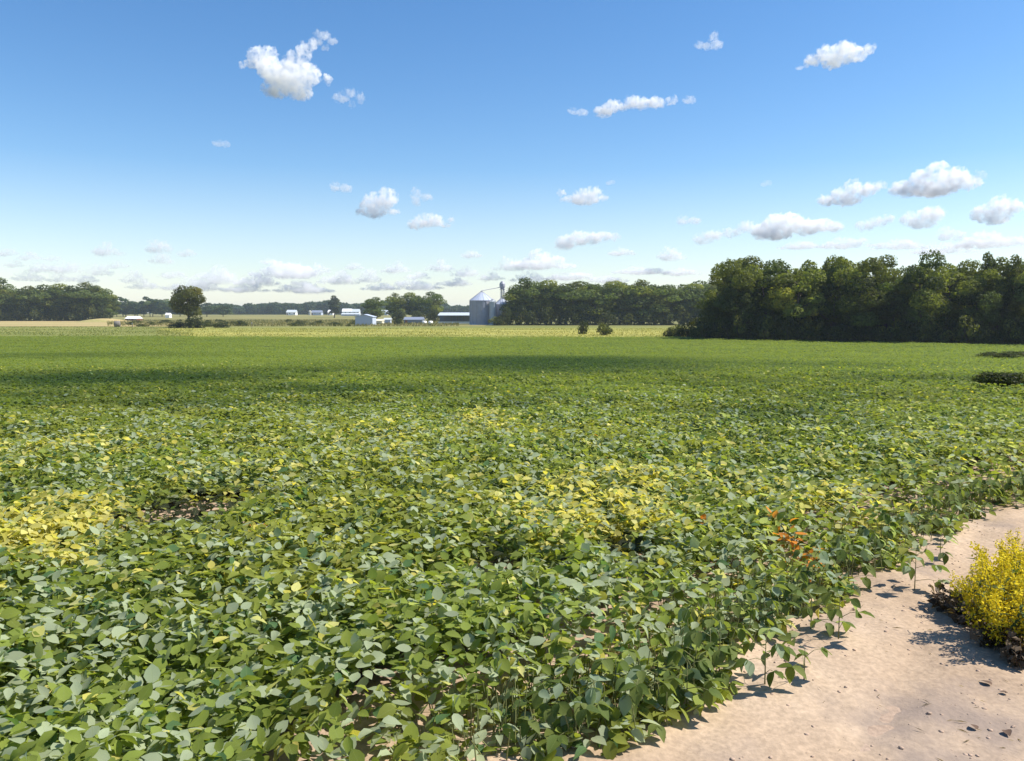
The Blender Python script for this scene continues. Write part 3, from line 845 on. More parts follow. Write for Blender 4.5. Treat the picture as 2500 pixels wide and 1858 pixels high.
# ------------------------------------------------------------------ trees
def crown_mesh(name, seed, Wd, H, z0, nl, ncard, card, tint, lobe=(.20, .34), power=1.0, dead=0.0):
    """a crown of many small leaf sprays spread over and through overlapping lobes"""
    r = np.random.default_rng(seed)
    zc = (z0 + H) / 2; hz = (H - z0) / 2
    C0, RR = [], []
    for i in range(nl):
        for _ in range(60):
            v = r.normal(0, 1, 3); v /= np.linalg.norm(v); v *= (0.35 + 0.65 * r.random()) ** .6
            p = np.array([v[0] * Wd / 2 * .74, v[1] * Wd / 2 * .74, zc + v[2] * hz * .78])
            if all(np.linalg.norm(p - q) > 0.13 * H for q in C0[-30:]): break
        rad = (lobe[0] + (lobe[1] - lobe[0]) * r.random()) * Wd / 2 * (1.15 - .25 * (p[2] - z0) / (H - z0))
        C0.append(p); RR.append(rad)
    C0, RR = np.array(C0), np.array(RR)
    w = RR ** 2; li = r.choice(nl, ncard, p=w / w.sum())
    v = r.normal(0, 1, (ncard, 3)); v /= np.linalg.norm(v, axis=1)[:, None]
    v[:, 2] = np.where(v[:, 2] < -.3, v[:, 2] * .5, v[:, 2])
    rad = RR[li] * (0.62 + 0.42 * r.random(ncard) ** .6)
    # knobbly sub-clumps on every lobe
    sub = vnoise(v[:, 0] * 3 + li * 7.1 + 50, v[:, 1] * 3 + v[:, 2] * 2.3 + 50, seed)
    rad *= 0.80 + .40 * sub
    P = C0[li] + v * rad[:, None] * np.array([1, 1, .85])
    keep = r.random(ncard) < (0.35 + 1.3 * sub)
    P, v, li = P[keep], v[keep], li[keep]; n = len(P)
    deep = np.zeros(n, bool)
    for j in range(nl):
        deep |= np.linalg.norm(P - C0[j], axis=1) < RR[j] * .5
    P, v, li = P[~deep], v[~deep], li[~deep]; n = len(P)
    N = v + r.normal(0, .55, (n, 3)); N /= np.linalg.norm(N, axis=1)[:, None]
    A = np.cross(N, r.normal(0, 1, (n, 3))); A /= np.linalg.norm(A, axis=1)[:, None]
    B = np.cross(N, A)
    s = card * (.55 + .9 * r.random(n))[:, None]
    lobe_t = 0.6 + .85 * r.random(nl)
    warm = r.random(nl)
    col = np.array(tint)[None] * (lobe_t[li] * (.75 + .5 * r.random(n)))[:, None]
    col = col * (1 + (warm[li] > .72)[:, None] * np.array([.6, .35, 0]))
    V = np.stack([P - A * s, P - B * s * .55 + N * s * .15, P + A * s * .9, P + B * s * .6 + N * s * .1], 1).reshape(-1, 3)
    i = (np.arange(n) * 4)[:, None, None]
    T = np.array([[0, 1, 2], [0, 2, 3]])[None] + i
    return mesh_np(name, V, T.reshape(-1, 3), M['tree'], np.repeat(col, 4, 0), smooth=False)

def trunk_mesh(name, seed, H, Wd, z0, r0):
    r = random.Random(seed); mb = MB()
    top = H * .72
    pts = [Vector((0, 0, -.3)), Vector((r.gauss(0, .06), r.gauss(0, .06), z0 * .6)), Vector((r.gauss(0, .2), r.gauss(0, .2), z0 + (top - z0) * .35)), Vector((r.gauss(0, .35), r.gauss(0, .35), top))]
    mb.tube(pts, [r0 * 1.3, r0, r0 * .7, r0 * .2], 8)
    lm = MB()
    for k in range(9):
        t = .15 + .8 * k / 9; b0 = pts[1].lerp(pts[3], t); a = k * 2.4 + r.gauss(0, .3)
        L = Wd * .36 * (1.1 - t * .5)
        e = b0 + Vector((math.cos(a) * L, math.sin(a) * L, L * r.uniform(.35, .9)))
        m_ = b0.lerp(e, .5) + Vector((0, 0, -.06 * L))
        lm.tube([b0, m_, e], [r0 * .45, r0 * .28, r0 * .08], 5)
    return mb.mesh(name, M['bark'], True), lm.mesh('limbs', M['bark'], True)

PROTO = {}
DG, MG, FG, LG = (.080, .104, .028), (.108, .138, .040), (.060, .095, .044), (.17, .19, .045)
def proto(key, seed, Wd, H, z0, nl, nc, card, tint, r0=.22, **kw):
    PROTO[key] = (crown_mesh('crown', seed, Wd, H, z0, nl, nc, card, tint, **kw), *trunk_mesh('trunk', seed, H, Wd, z0, r0), H, Wd)
for i in range(4):
    proto('dark%d' % i, 100 + i, 7.6, 12.0, 0.5 + .2 * i, 15, 13500, .16, DG, lobe=(.26, .50))
for i in range(3):
    proto('mid%d' % i, 200 + i, 9.0, 14.0, .6, 19, 8500, .25, MG, lobe=(.28, .48))
for i in range(2):
    proto('far%d' % i, 300 + i, 11.0, 15.0, .8, 24, 3600, .5, FG, lobe=(.24, .38))
proto('lone', 401, 9.4, 11.0, 2.0, 26, 13000, .20, (.10, .105, .03), .35, lobe=(.24, .42))
proto('column', 402, 3.6, 13.5, .8, 22, 4500, .24, (.030, .042, .018), .2, lobe=(.45, .7))
proto('tall', 403, 4.6, 12.0, 1.5, 26, 9000, .16, DG, .2, lobe=(.32, .55))
proto('fern0', 404, 6.6, 12.0, .6, 20, 10000, .17, LG, .2, lobe=(.26, .46))

def shrub_proto(key, seed, Wd, H, nc, card, tint):
    me = crown_mesh('foliage', seed, Wd, H, -.1, 14, nc, card, tint, lobe=(.34, .5))
    mb = MB(); r = random.Random(seed)
    for k in range(6):
        a = r.random() * 6.28
        mb.tube([(0, 0, -.1), (math.cos(a) * Wd * .14, math.sin(a) * Wd * .14, H * .4), (math.cos(a) * Wd * .26, math.sin(a) * Wd * .26, H * .7)], [.05 * H, .03 * H, .01 * H], 5)
    PROTO[key] = (me, mb.mesh('branches', M['bark']), None, H, Wd)
shrub_proto('shrub0', 501, 3.0, 2.0, 2600, .11, (.05, .062, .02))
shrub_proto('shrub1', 502, 2.6, 1.7, 2200, .11, (.062, .075, .022))
shrub_proto('weedy', 503, 1.2, .8, 1100, .055, (.055, .07, .022))

def tree(key, x, y, H, Wd=None, label='', group=None, name='tree', cat='tree', dz=0):
    cr, tr, lm, H0, W0 = PROTO[key]
    root = empty(name, (x, y, gsurf(y) + dz), random.random() * 6.28)
    sz = H / H0; sx = (Wd / W0) if Wd else sz
    root.scale = (sx, sx, sz)
    tag(root, label, cat, group)
    link('foliage' if lm is None else 'crown', cr, root)
    link('branches' if lm is None else 'trunk', tr, root)
    if lm is not None: link('limbs', lm, root)
    return root
def tree_px(key, px, top, y, wpx, label, group=None, name='tree', cat='tree', base=None):
    x = xat(px, y); H = hat(top, y) - gsurf(y)
    return tree(key, x, y, H, wpx / F * y, label, group, name, cat)

ORD_ = ['first', 'second', 'third', 'fourth', 'fifth', 'sixth', 'seventh', 'eighth', 'ninth', 'tenth', 'eleventh', 'twelfth', 'thirteenth', 'fourteenth']
# -- dark wood on the right: front edge line from (1720,820) to (2500,835)
def wood_y(px): return 112 - (px - 1720) / 780 * 20
front = [(1752, 668, 90), (1800, 620, 120), (1865, 630, 130), (1945, 612, 140), (2040, 606, 135), (2120, 622, 130), (2185, 640, 130), (2245, 606, 140), (2320, 620, 130), (2385, 640, 110), (2470, 640, 130), (2560, 620, 140)]
looks = ['rounded shoulder tree at the near left end of the dark wood', 'leaning crown with olive clumps, second along the dark wood', 'dark hollow crown with a shaded middle, third along the dark wood',
         'broad dome crown in the left half of the dark wood', 'highest rounded crown near the middle of the dark wood', 'lower crown just right of the highest one in the dark wood', 'dense crown filling the dip of the dark wood',
         'wide crown with a bumpy top right of the dip in the dark wood', 'tree with hanging pale sprays on the right of the dark wood', 'narrow crown before the gap in the dark wood skyline', 'tree below the two thin tops at the right end of the dark wood', 'last dark tree cut by the right edge']
for i, (px, top, w) in enumerate(front):
    k = ['dark0', 'dark1', 'dark2', 'dark3', 'fern0'][(i * 3) % 5]
    tree_px(k, px, top, wood_y(px) + [3.5, 1.5, 5.5, 2.5, 4.5, 1.5][i % 6], w * [1.05, .95, 1.2][i % 3], looks[i], 'trees of the dark wood on the right', 'deciduous_tree')
tree_px('tall', 2412, 598, wood_y(2412) + 5, 62, 'thin upright split tree top, left of two above the right end of the wood', 'trees of the dark wood on the right', 'deciduous_tree')
tree_px('tall', 2478, 606, wood_y(2478) + 5, 66, 'thin upright tree top, right of two above the right end of the wood', 'trees of the dark wood on the right', 'deciduous_tree')
for row, dy in ((0, 9), (1, 15)):
    for q_, px in enumerate(range(1790 + row * 30, 2640, 62)):
        tree_px('dark%d' % ((px // 7) % 4), px + random.uniform(-10, 10), random.uniform(612, 650), wood_y(px) + dy, 125, '%s tree from the left in the %s row of the dark wood' % (nth(q_), ('second', 'third')[row]), 'trees deeper in the dark wood', 'deciduous_tree')
for i in range(30):
    px = 1725 + i * 28 + random.uniform(-8, 8); y = wood_y(px) + random.uniform(-.6, 1.2)
    tree('shrub%d' % (i % 2), xat(px, y), y, random.uniform(1.8, 3.6), random.uniform(2.6, 3.8), '%s undergrowth shrub from the left at the foot of the dark wood' % nth(i), 'undergrowth shrubs along the dark wood', 'shrub', 'shrub')
for i in range(24):
    px = 1745 + i * 34 + random.uniform(-8, 8); y = wood_y(px) + 17
    tree('shrub%d' % (i % 2), xat(px, y), y, random.uniform(4.5, 6), random.uniform(6, 7.5), '%s tall shrub from the left deep inside the dark wood' % nth(i), 'thicket inside the dark wood', 'shrub', 'shrub')
# -- middle wood
mf = [(1262, 700, 80), (1290, 672, 95), (1345, 674, 110), (1400, 682, 110), (1455, 688, 110), (1512, 676, 115), (1570, 678, 110), (1625, 692, 110), (1680, 682, 110), (1735, 690, 110)]
ml = ['dark outer tree at the left end of the middle wood beside the grain bins', 'tall yellow green topped tree behind the outer one of the middle wood', 'rounded tree, third from the left in the middle wood', 'tree with drooping side clumps left of centre in the middle wood',
      'shaded tree at the centre of the middle wood', 'tree with the highest flat crown right of centre in the middle wood', 'olive green tree above the small yellow sapling in the middle wood', 'lower crown in the right half of the middle wood',
      'pale rounded tree near the right end of the middle wood', 'tree where the middle wood meets the dark wood']
for i, (px, top, w) in enumerate(mf):
    tree_px('mid%d' % (i % 3), px, top, 262 + random.uniform(-2, 3), w, ml[i], 'trees of the middle wood', 'deciduous_tree')
for q_, px in enumerate(range(1285, 1800, 48)):
    tree_px('mid%d' % (px % 3), px, random.uniform(678, 692), 276, 110, '%s tree from the left in the back row of the middle wood' % nth(q_), 'back row trees of the middle wood', 'deciduous_tree')
for i in range(17):
    px = 1235 + i * 33; y = 258
    tree('shrub%d' % (i % 2), xat(px, y), y, random.uniform(3, 6), random.uniform(5, 7), '%s low shrub from the left at the foot of the middle wood' % nth(i), 'undergrowth shrubs along the middle wood', 'shrub', 'shrub')
tree('shrub0', xat(1232, 262), 256, 6.2, 4.2, 'dark shrub standing in front of the lower grain bin', None, 'shrub', 'shrub')
tree('shrub1', xat(1216, 262), 254, 2.6, 5.5, 'low spreading dark shrub at the foot of the grain bins', None, 'shrub', 'shrub')
# shrubs on the yellow strip
x, y = hit(1421, 816); tree('shrub0', x, y, 2.6, 2.3, 'small upright dark bush on the yellow strip, left of two', None, 'bush', 'bush')
x, y = hit(1475, 819); tree('shrub1', x, y, 2.0, 2.9, 'small rounded dark bush on the yellow strip, right of two', None, 'bush', 'bush')
for i, px in enumerate(range(1635, 1790, 24)):
    y = 124 + i * -.8
    tree('shrub%d' % (i % 2), xat(px, y), y, 1.9 + .2 * (i % 3), 2.6, '%s low bush from the left in the thicket tapering off the dark wood' % nth(i), 'bushes of the low thicket', 'bush', 'bush')
# -- left wood
lf = [(-40, 690, 90), (-5, 672, 70), (30, 700, 70), (72, 694, 80), (120, 690, 80), (165, 684, 80), (205, 684, 85), (240, 692, 75), (262, 712, 55)]
ll = ['tall tree cut by the left edge beyond the frame', 'highest tree at the left edge of the picture', 'pale shoulder tree right of the highest one at the left edge', 'dark rounded tree in the left wood', 'tree with light side clumps in the left wood',
      'tree at the middle of the left wood', 'olive topped tree in the right half of the left wood', 'bushy tree near the right end of the left wood', 'lower end tree where the left wood stops']
for i, (px, top, w) in enumerate(lf):
    tree_px('mid%d' % (i % 3), px, top, 382, w * 1.15, ll[i], 'trees of the left wood', 'deciduous_tree')
for i, px in enumerate(range(-30, 270, 38)):
    tree_px('mid%d' % (px % 3), px, 700, 395, 90, '%s tree from the left in the back row of the left wood' % nth(i), 'back row trees of the left wood', 'deciduous_tree')
for i in range(13):
    tree('shrub%d' % (i % 2), xat(-20 + i * 23, 377), 377, random.uniform(5, 8), random.uniform(7, 9), '%s low shrub from the left at the foot of the left wood' % nth(i), 'undergrowth shrubs along the left wood', 'shrub', 'shrub')
# -- single trees
tree_px('lone', 462, 692, 212, 92, 'lone rounded tree on a bare trunk standing in the scrub left of centre', None, 'lone_tree')
for (dx, dy, H, Wd, lab) in [(2.2, -1, 3.2, 5.4, 'dark bush at the foot of the lone tree'), (-4, 2, 1.6, 6, 'low dark thicket left of the lone tree trunk'), (7, 4, 1.4, 5, 'low grey green thicket right of the lone tree')]:
    tree('shrub0', xat(462, 212) + dx, 212 + dy, H, Wd, lab, None, 'bush', 'bush')
tree_px('column', 816, 717, 560, 26, 'dark narrow columnar tree standing among far white houses', None, 'columnar_tree')
tree_px('mid1', 912, 722, 360, 62, 'round tree with a dark foot above the blue grey shed', None, 'round_tree')
tree_px('mid0', 968, 712, 372, 58, 'left tree of the farm clump with a pale clump at its top', 'trees of the farm clump', 'farm_tree')
tree_px('mid2', 1012, 707, 376, 66, 'middle tree of the farm clump', 'trees of the farm clump', 'farm_tree')
tree_px('mid1', 1058, 708, 370, 66, 'right tree of the farm clump with the lit olive side', 'trees of the farm clump', 'farm_tree')
for i, px in enumerate((905, 975, 1020, 1060)):
    tree('shrub%d' % (i % 2), xat(px, 355), 355, 5, 7, '%s dark shrub from the left at the foot of the farm trees' % nth(i), 'shrubs under the farm trees', 'shrub', 'shrub')
# nearer tree line between the left wood and the lone tree
nt = [(300, 722, 46), (335, 730, 40), (366, 722, 36), (395, 724, 40), (505, 738, 46), (545, 742, 40)]
nl_ = ['rounded low tree just right of the left wood', 'small dark tree second right of the left wood', 'squarish dark tree above the far white shed', 'tree just left of the lone tree crown, far behind', 'small far tree right of the lone tree', 'tapering far tree where the gap begins']
for i, (px, top, w) in enumerate(nt):
    tree_px('far%d' % (i % 2), px, top, 640, w * 1.3, nl_[i], 'low trees behind the scrub', 'far_tree')
for i, px in enumerate(range(285, 470, 22)):
    tree_px('far%d' % (i % 2), px, random.uniform(734, 742), 655, 50, '%s small tree from the left in the line behind the white farmhouse' % nth(i), 'back trees behind the scrub', 'far_tree')
# far tree line: one mass
parts_V, parts_T, parts_C = [], [], []
off = 0
for px in np.arange(430, 1800, 7.0):
    y = 905 + random.uniform(-10, 30)
    top = 738 + 7 * (vnoise(np.array(px / 45.), np.array(2.), 6) - .5) * 2 + random.uniform(-2, 2) + (6 if px < 600 else 0) + (5 if 1090 < px < 1150 else 0)
    H = hat(top, y) - gsurf(y); n = 620
    r = rng
    v = r.normal(0, 1, (n, 3)); v /= np.linalg.norm(v, axis=1)[:, None]
    v *= (0.75 + .3 * r.random(n))[:, None]
    wd = random.uniform(6, 9.5)
    P = np.stack([xat(px, y) + v[:, 0] * wd, y + v[:, 1] * 6, gsurf(y) + H * (.47 + .5 * v[:, 2])], -1)
    N = v + r.normal(0, .5, (n, 3)); N /= np.linalg.norm(N, axis=1)[:, None]
    A = np.cross(N, r.normal(0, 1, (n, 3))); A /= np.linalg.norm(A, axis=1)[:, None]; B = np.cross(N, A)
    s = (.9 + .9 * r.random(n))[:, None]
    V = np.stack([P - A * s, P - B * s * .6, P + A * s, P + B * s * .6], 1).reshape(-1, 3)
    T = (np.array([[0, 1, 2], [0, 2, 3]])[None] + (np.arange(n) * 4)[:, None, None]).reshape(-1, 3) + off
    off += len(V)
    c = np.array([.04, .07, .035]) * (random.uniform(.8, 1.2) * (.75 + .5 * r.random(n)))[:, None]
    parts_V.append(V); parts_T.append(T); parts_C.append(np.repeat(c, 4, 0))
tag(link('distant_woods', mesh_np('distant_woods', np.concatenate(parts_V), np.concatenate(parts_T), M['tree'], np.concatenate(parts_C), smooth=False)), 'low blue green line of far woods along the horizon', 'woods', kind='stuff')
# scrub clumps in the rough land
wx = sorted([random.uniform(300, 620) for _ in range(30)] + [random.uniform(700, 900) for _ in range(16)])
for i in range(46):
    px = wx[i]; y = random.uniform(226, 330)
    tree('weedy', xat(px, y), y, random.uniform(.7, 1.5), random.uniform(1.6, 4.5), '%s low weedy clump from the left in the scrub before the far trees' % nth(i), 'weedy clumps in the scrub', 'weed_clump', 'weeds')
# dark weed patches by the right edge of the field
for (cx_, cy_, w, hh, nn, lab) in [(2470, 868, 130, 8, 9, '%s dark weed clump from the left in the far thin patch near the right edge'), (2445, 935, 95, 10, 9, '%s dark weed clump from the left in the near thick patch near the right edge')]:
    for j in range(nn):
        px = cx_ - w / 2 + w * (j + .5) / nn + random.uniform(-5, 5)
        x, y = hit(px, cy_ + random.uniform(-3, 3), .55)
        tree('weedy', x, y, (.22 if hh == 8 else .30) + .06 * random.random(), (1.5 if hh == 8 else .75) + (.55 * j / nn), lab % nth(j), 'dark weeds in the crop near the right edge', 'weed_clump', 'weeds', dz=.52)

# ------------------------------------------------------------------ farm buildings
def bin_(name, x, y, dia, wall, peak, label, mat_w, mat_r, door=True):
    root = empty(name, (x, y, gsurf(y))); tag(root, label, 'grain bin')
    r = dia / 2
    prof = []
    nb = max(6, int(wall / .35))
    for i in range(nb):
        z = wall * i / nb
        prof += [(r, z), (r + .05, z + wall / nb * .5)]
    prof.append((r, wall))
    MB().prof([(r + .25, 0), (r + .25, .18)], 28).build('base', M['paleroof'], root)
    mb = MB(); mb.prof([(a, b + .18) for a, b in prof], 28); mb.build('wall', mat_w, root)
    rp = [(r + .16, wall + .16), (r * .55, wall + .16 + peak * .48), (.35, wall + .16 + peak * .92)]
    rf = MB().prof(rp, 28).build('roof', mat_r, root)
    MB().prof([(.34, wall + .1 + peak * .9), (.34, wall + .2 + peak), (.08, wall + .32 + peak)], 12).build('cap', M['galvdark'], rf)
    rb = MB()
    for k in range(14):
        a = 2 * math.pi * k / 14
        rb.tube([(math.cos(a) * (r + .17), math.sin(a) * (r + .17), wall + .20), (math.cos(a) * .36, math.sin(a) * .36, wall + .21 + peak * .92)], .045, 4)
    rb.build('roof_ribs', M['galvdark'], rf)
    st = MB()
    for k in range(16):
        a = 2 * math.pi * k / 16
        st.box(-.05, .05, -.05, .05, .18, wall)
        for q in range(8):
            vx, vy, vz = st.v[-8 + q]
            st.v[-8 + q] = (vx + math.cos(a) * (r + .06), vy + math.sin(a) * (r + .06), vz)
    st.build('stiffeners', M['galvdark'], root)
    if door:
        MB().box(-.4, .4, -r - .14, -r + .1, .25, 2.1).build('door', M['galvdark'], root)
        ld = MB(); ld.box(r * .55, r * .55 + .05, -r * .9, -r * .9 + .05, .3, wall); ld.box(r * .55 + .4, r * .55 + .45, -r * .87, -r * .87 + .05, .3, wall)
        for k in range(int(wall / .35)): ld.box(r * .55, r * .55 + .42, -r * .9, -r * .9 + .04, .5 + k * .35, .54 + k * .35)
        ld.build('ladder', M['galv'], root)
    return root
YB = 268
wallh = hat(735, YB) - gsurf(YB)
bin_('grain_bin', xat(1176, YB), YB, 58 / F * YB, wallh, hat(712, YB) - hat(735, YB), 'largest grey steel grain bin with a wide pale cone roof', M['galvdark'], M['bluegrey'])
bin_('slim_silo', xat(1203, YB - 4), YB - 4, 2.1, hat(738, YB) - gsurf(YB), .8, 'slim pale silo squeezed between the two grain bins', M['paleroof'], M['paleroof'], False)
bin_('grain_bin', xat(1226, YB), YB + .5, 36 / F * YB, hat(744, YB) - gsurf(YB), hat(728, YB) - hat(744, YB), 'smaller grey grain bin with a pale roof beside the wood', M['galv'], M['bluegrey'])
root = empty('grain_elevator', (xat(1226, YB), YB + 4, gsurf(YB))); tag(root, 'tall thin grain elevator tower with a boxy head above the smaller bin', 'grain elevator')
Ht = hat(685, YB) - gsurf(YB)
MB().box(-.45, -.1, -.35, .35, 0, Ht - 2.8).box(.1, .45, -.35, .35, 0, Ht - 2.8).build('shaft', M['galvdark'], root)
fr = MB()
for z in np.arange(1, Ht - 3, 1.2): fr.box(-.7, .7, -.6, .6, z, z + .08)
for a in (-.65, .65):
    for b in (-.55, .55): fr.box(a - .05, a + .05, b - .05, b + .05, 0, Ht - 2.6)
fr.build('frame', M['galv'], root)
MB().box(-.95, .95, -.8, .8, Ht - 2.8, Ht - 2.7).build('platform', M['galvdark'], root)
hd = MB(); hd.prof([(.55, Ht - 2.7), (.95, Ht - 1.9), (.95, Ht - 1.0), (.5, Ht - .2), (.15, Ht)], 10); hd.build('head', M['galvdark'], root)
MB().tube([(-.3, 0, Ht - 2.0), (xat(1176, YB) - xat(1226, YB), -4, hat(712, YB) - gsurf(YB) + .3)], .11, 8).build('spout', M['galvdark'], root)
MB().tube([(.3, 0, Ht - 2.4), (2.6, -3, wallh * .9)], .11, 8).build('spout', M['galvdark'], root)

def house(name, px, base, wpx, hpx, label, wall='white', roof='slate', roof_frac=.45, depth=None, nwin=2, door=True, cat='house', group=None, y=None, gable_front=False):
    if y is None: _, y = hit(px, base)
    x = xat(px, y); Wd = wpx / F * y; H = hpx / F * y; wh = H * (1 - roof_frac); D = depth or max(3, Wd * .6)
    root = empty(name, (x, y, gsurf(y) - .02)); tag(root, label, cat, group)
    MB().box(-Wd/2, Wd/2, 0, D, 0, wh).build('wall', M[wall], root)
    e = .25
    if gable_front:
        V = [(-Wd/2, .002, wh), (Wd/2, .002, wh), (0, .002, H - .08), (-Wd/2, D - .002, wh), (Wd/2, D - .002, wh), (0, D - .002, H - .08)]
        MB().add(V, [(0, 1, 2), (5, 4, 3), (0, 3, 4, 1), (1, 4, 5, 2), (2, 5, 3, 0)]).build('gable', M[wall], root)
        k = (H - wh) / (Wd / 2)
        for s in (-1, 1):
            V = [(0, -e, H), (s * (Wd/2 + e), -e, wh - k * e), (s * (Wd/2 + e), D + e, wh - k * e), (0, D + e, H)]
            V += [(a, b, c + .12) for a, b, c in V]
            MB().add(V, [(0,1,2,3), (4,7,6,5), (0,4,5,1), (1,5,6,2), (2,6,7,3), (3,7,4,0)]).build('roof', M[roof], root)
    else:
        V = [(-Wd/2 - e, -e, wh), (Wd/2 + e, -e, wh), (Wd/2 + e, D + e, wh), (-Wd/2 - e, D + e, wh), (-Wd/2 - e, D/2, H), (Wd/2 + e, D/2, H)]
        MB().add(V, [(0, 1, 5, 4), (2, 3, 4, 5), (0, 4, 3), (1, 2, 5), (3, 2, 1, 0)]).build('roof', M[roof], root)
    for k in range(nwin):
        cx = -Wd/2 + Wd * (k + .5) / nwin + (Wd * .12 if door else 0)
        cx = min(cx, Wd/2 - .7)
        f = MB().box(cx - .55, cx + .55, -.05, .02, wh * .42, wh * .80).build('window', M['white'] if wall != 'white' else M['slate'], root)
        MB().box(cx - .46, cx + .46, -.07, -.045, wh * .46, wh * .76).build('pane', M['glass'], f)
    if door:
        MB().box(-Wd/2 + .4, -Wd/2 + 1.3, -.06, .02, .02, min(2.1, wh * .8)).build('door', M['brown'], root)
    return root
house('shed', 888, 794, 42, 26, 'rounded top blue grey shed with plain front at the edge of the yellow strip', 'bluegrey', 'bluegrey', .22, 7, 0, False, 'shed', gable_front=True)
house('lean_to', 921, 792, 22, 13, 'low cream lean to on the right side of the blue grey shed', 'cream', 'cream', .3, 5, 0, False, 'lean-to')
house('shed', 945, 790, 15, 14, 'tiny blue shed between the cream lean to and dark bush', 'bluegrey', 'paleroof', .3, 3, 0, False, 'shed')
house('barn', 1008, 790, 44, 16, 'low slate grey barn half hidden under the farm trees', 'slate', 'slate', .4, 8, 0, True, 'barn')
tree('shrub0', xat(972, 262), 262, 2.2, 3.2, 'black green bush beside the low slate grey barn', None, 'bush', 'bush')
# long poultry-style shed left of the bins
yb = 292; xl, xr = xat(1082, yb), xat(1152, yb)
root = empty('long_shed', ((xl + xr) / 2, yb, gsurf(yb))); tag(root, 'long low open sided shed with a pale roof beside the big grain bin', 'shed')
hw = (xr - xl) / 2 + 2; zt = hat(763, yb) - gsurf(yb)
V = [(-hw, -.4, zt - 1.0), (hw, -.4, zt - 1.0), (hw, 9, zt), (-hw, 9, zt)]
V += [(a, b, c - .12) for a, b, c in V]
MB().add(V, [(0,1,2,3), (7,6,5,4), (0,4,5,1), (1,5,6,2), (2,6,7,3), (3,7,4,0)]).build('roof', M['paleroof'], root)
MB().box(-hw, hw, 7.2, 7.4, 0, zt - .4).build('back_wall', M['slate'], root)
MB().box(-hw, hw, -.1, .1, 0.02, .75).build('low_front_wall', M['paleroof'], root)
for k in range(7):
    px_ = -hw + .3 + (2 * hw - .6) * k / 6
    MB().box(px_ - .09, px_ + .09, .12, .3, 0, zt - 1.0).build('post', M['wood'], root)
# small white tanks
for (px, lab) in ((1036, 'small white propane tank, left of the pair under the farm trees'), (1051, 'small white propane tank, right of the pair under the farm trees')):
    y = 270; root = empty('propane_tank', (xat(px, y), y, gsurf(y)), R(70)); tag(root, lab, 'tank', 'white tanks by the farm')
    t = MB(); L = .95
    t.tube([(-L, 0, .75), (-L * .85, 0, .75), (L * .85, 0, .75), (L, 0, .75)], [.25, .5, .5, .25], 14); t.build('tank_body', M['white'], root, True)
    MB().box(-.6, -.45, -.3, .3, 0, .36).build('leg', M['galvdark'], root); MB().box(.45, .6, -.3, .3, 0, .36).build('leg', M['galvdark'], root)
# far white houses
FY = 780
far = [(710, 768, 22, 13, 'small far white house left of the pale post like tower', 'white', 'paleroof'), (772, 768, 24, 12, 'far pale house with blue grey roof left of the columnar tree', 'bluegrey', 'slate'),
       (806, 769, 12, 13, 'tiny far white shed touching the foot of the columnar tree', 'white', 'white'), (846, 768, 22, 16, 'far white house just right of the columnar tree', 'white', 'white'), (867, 768, 18, 15, 'far white house with dark windows beside the round tree', 'white', 'paleroof'),
       (855, 774, 44, 7, 'long low far blue grey shed before the white houses', 'bluegrey', 'paleroof'), (938, 771, 15, 13, 'tiny far blue grey house seen between round tree and farm trees', 'bluegrey', 'paleroof')]
for (px, base, w, h, lab, wl_, rf) in far:
    house('far_house' if h > 8 else 'low_shed', px, base, w, h, lab, wl_, rf, .45, 8, 2, h > 10, 'house' if h > 8 else 'shed', 'pale buildings on the horizon', y=FY if base < 773 else FY - 70)
bin_('feed_silo', xat(757, FY), FY, 2.6, 3.6, .9, 'cream thin feed silo among the far houses', M['cream'], M['cream'], False)
house('farmhouse', 319, 769, 28, 12, 'white roofed farmhouse above the tan mound by the left wood', 'brown', 'white', .5, 6, 2, True, 'house', y=378)
house('white_shed', 408, 766, 10, 12, 'tiny bright white shed alone before the tree line left of the lone tree', 'white', 'white', .4, 4, 0, False, 'shed', y=560)
# round bale, small posts
yy_ = 225; root = empty('round_bale', (xat(285, yy_), yy_, gsurf(yy_)), R(20)); tag(root, 'weathered grey round bale on the tan stubble edge near the left wood', 'bale')
b = MB(); b.tube([(-.75, 0, .85), (-.7, 0, .85), (.7, 0, .85), (.75, 0, .85)], [.74, .85, .85, .74], 20); b.build('hay_roll', M['bale'], root, True)
w_ = MB()
for k in (-.4, 0, .4): w_.tube([(k, .865 * math.cos(a), .85 + .865 * math.sin(a)) for a in np.linspace(0, 2 * math.pi, 17)], .015, 4)
w_.build('twine', M['wood'], root)
for (px, lab, h) in ((614, 'short weathered post on the near edge of the scrub, left of centre', 1.5), (322, 'short dark stake near the farmhouse mound', 1.3)):
    y = 218; root = empty('fence_post', (xat(px, y), y, gsurf(y))); tag(root, lab, 'post')
    MB().prof([(.09, -.2), (.08, h - .05), (.05, h)], 8).build('shaft', M['wood'], root)
    MB().box(-.16, .16, -.11, -.085, h - .42, h - .14).build('plate', M['galv'], root)
# tan mound under the farmhouse
y = 372; xc = xat(312, y)
n_ = 24; V = []; 
for j in range(n_):
    for i in range(n_):
        u, v = i / (n_-1) * 2 - 1, j / (n_-1) * 2 - 1
        V.append((xc + u * 9, 350 + v * 22, gsurf(350 + v * 22) + max(0, 1 - u*u - v*v) ** 1.5 * 1.5 - .05))
T = [(j*n_+i, j*n_+i+1, (j+1)*n_+i+1, (j+1)*n_+i) for j in range(n_-1) for i in range(n_-1)]
tag(link('tan_mound', mesh_np('tan_mound', V, T, M['tan'])), kind='structure')

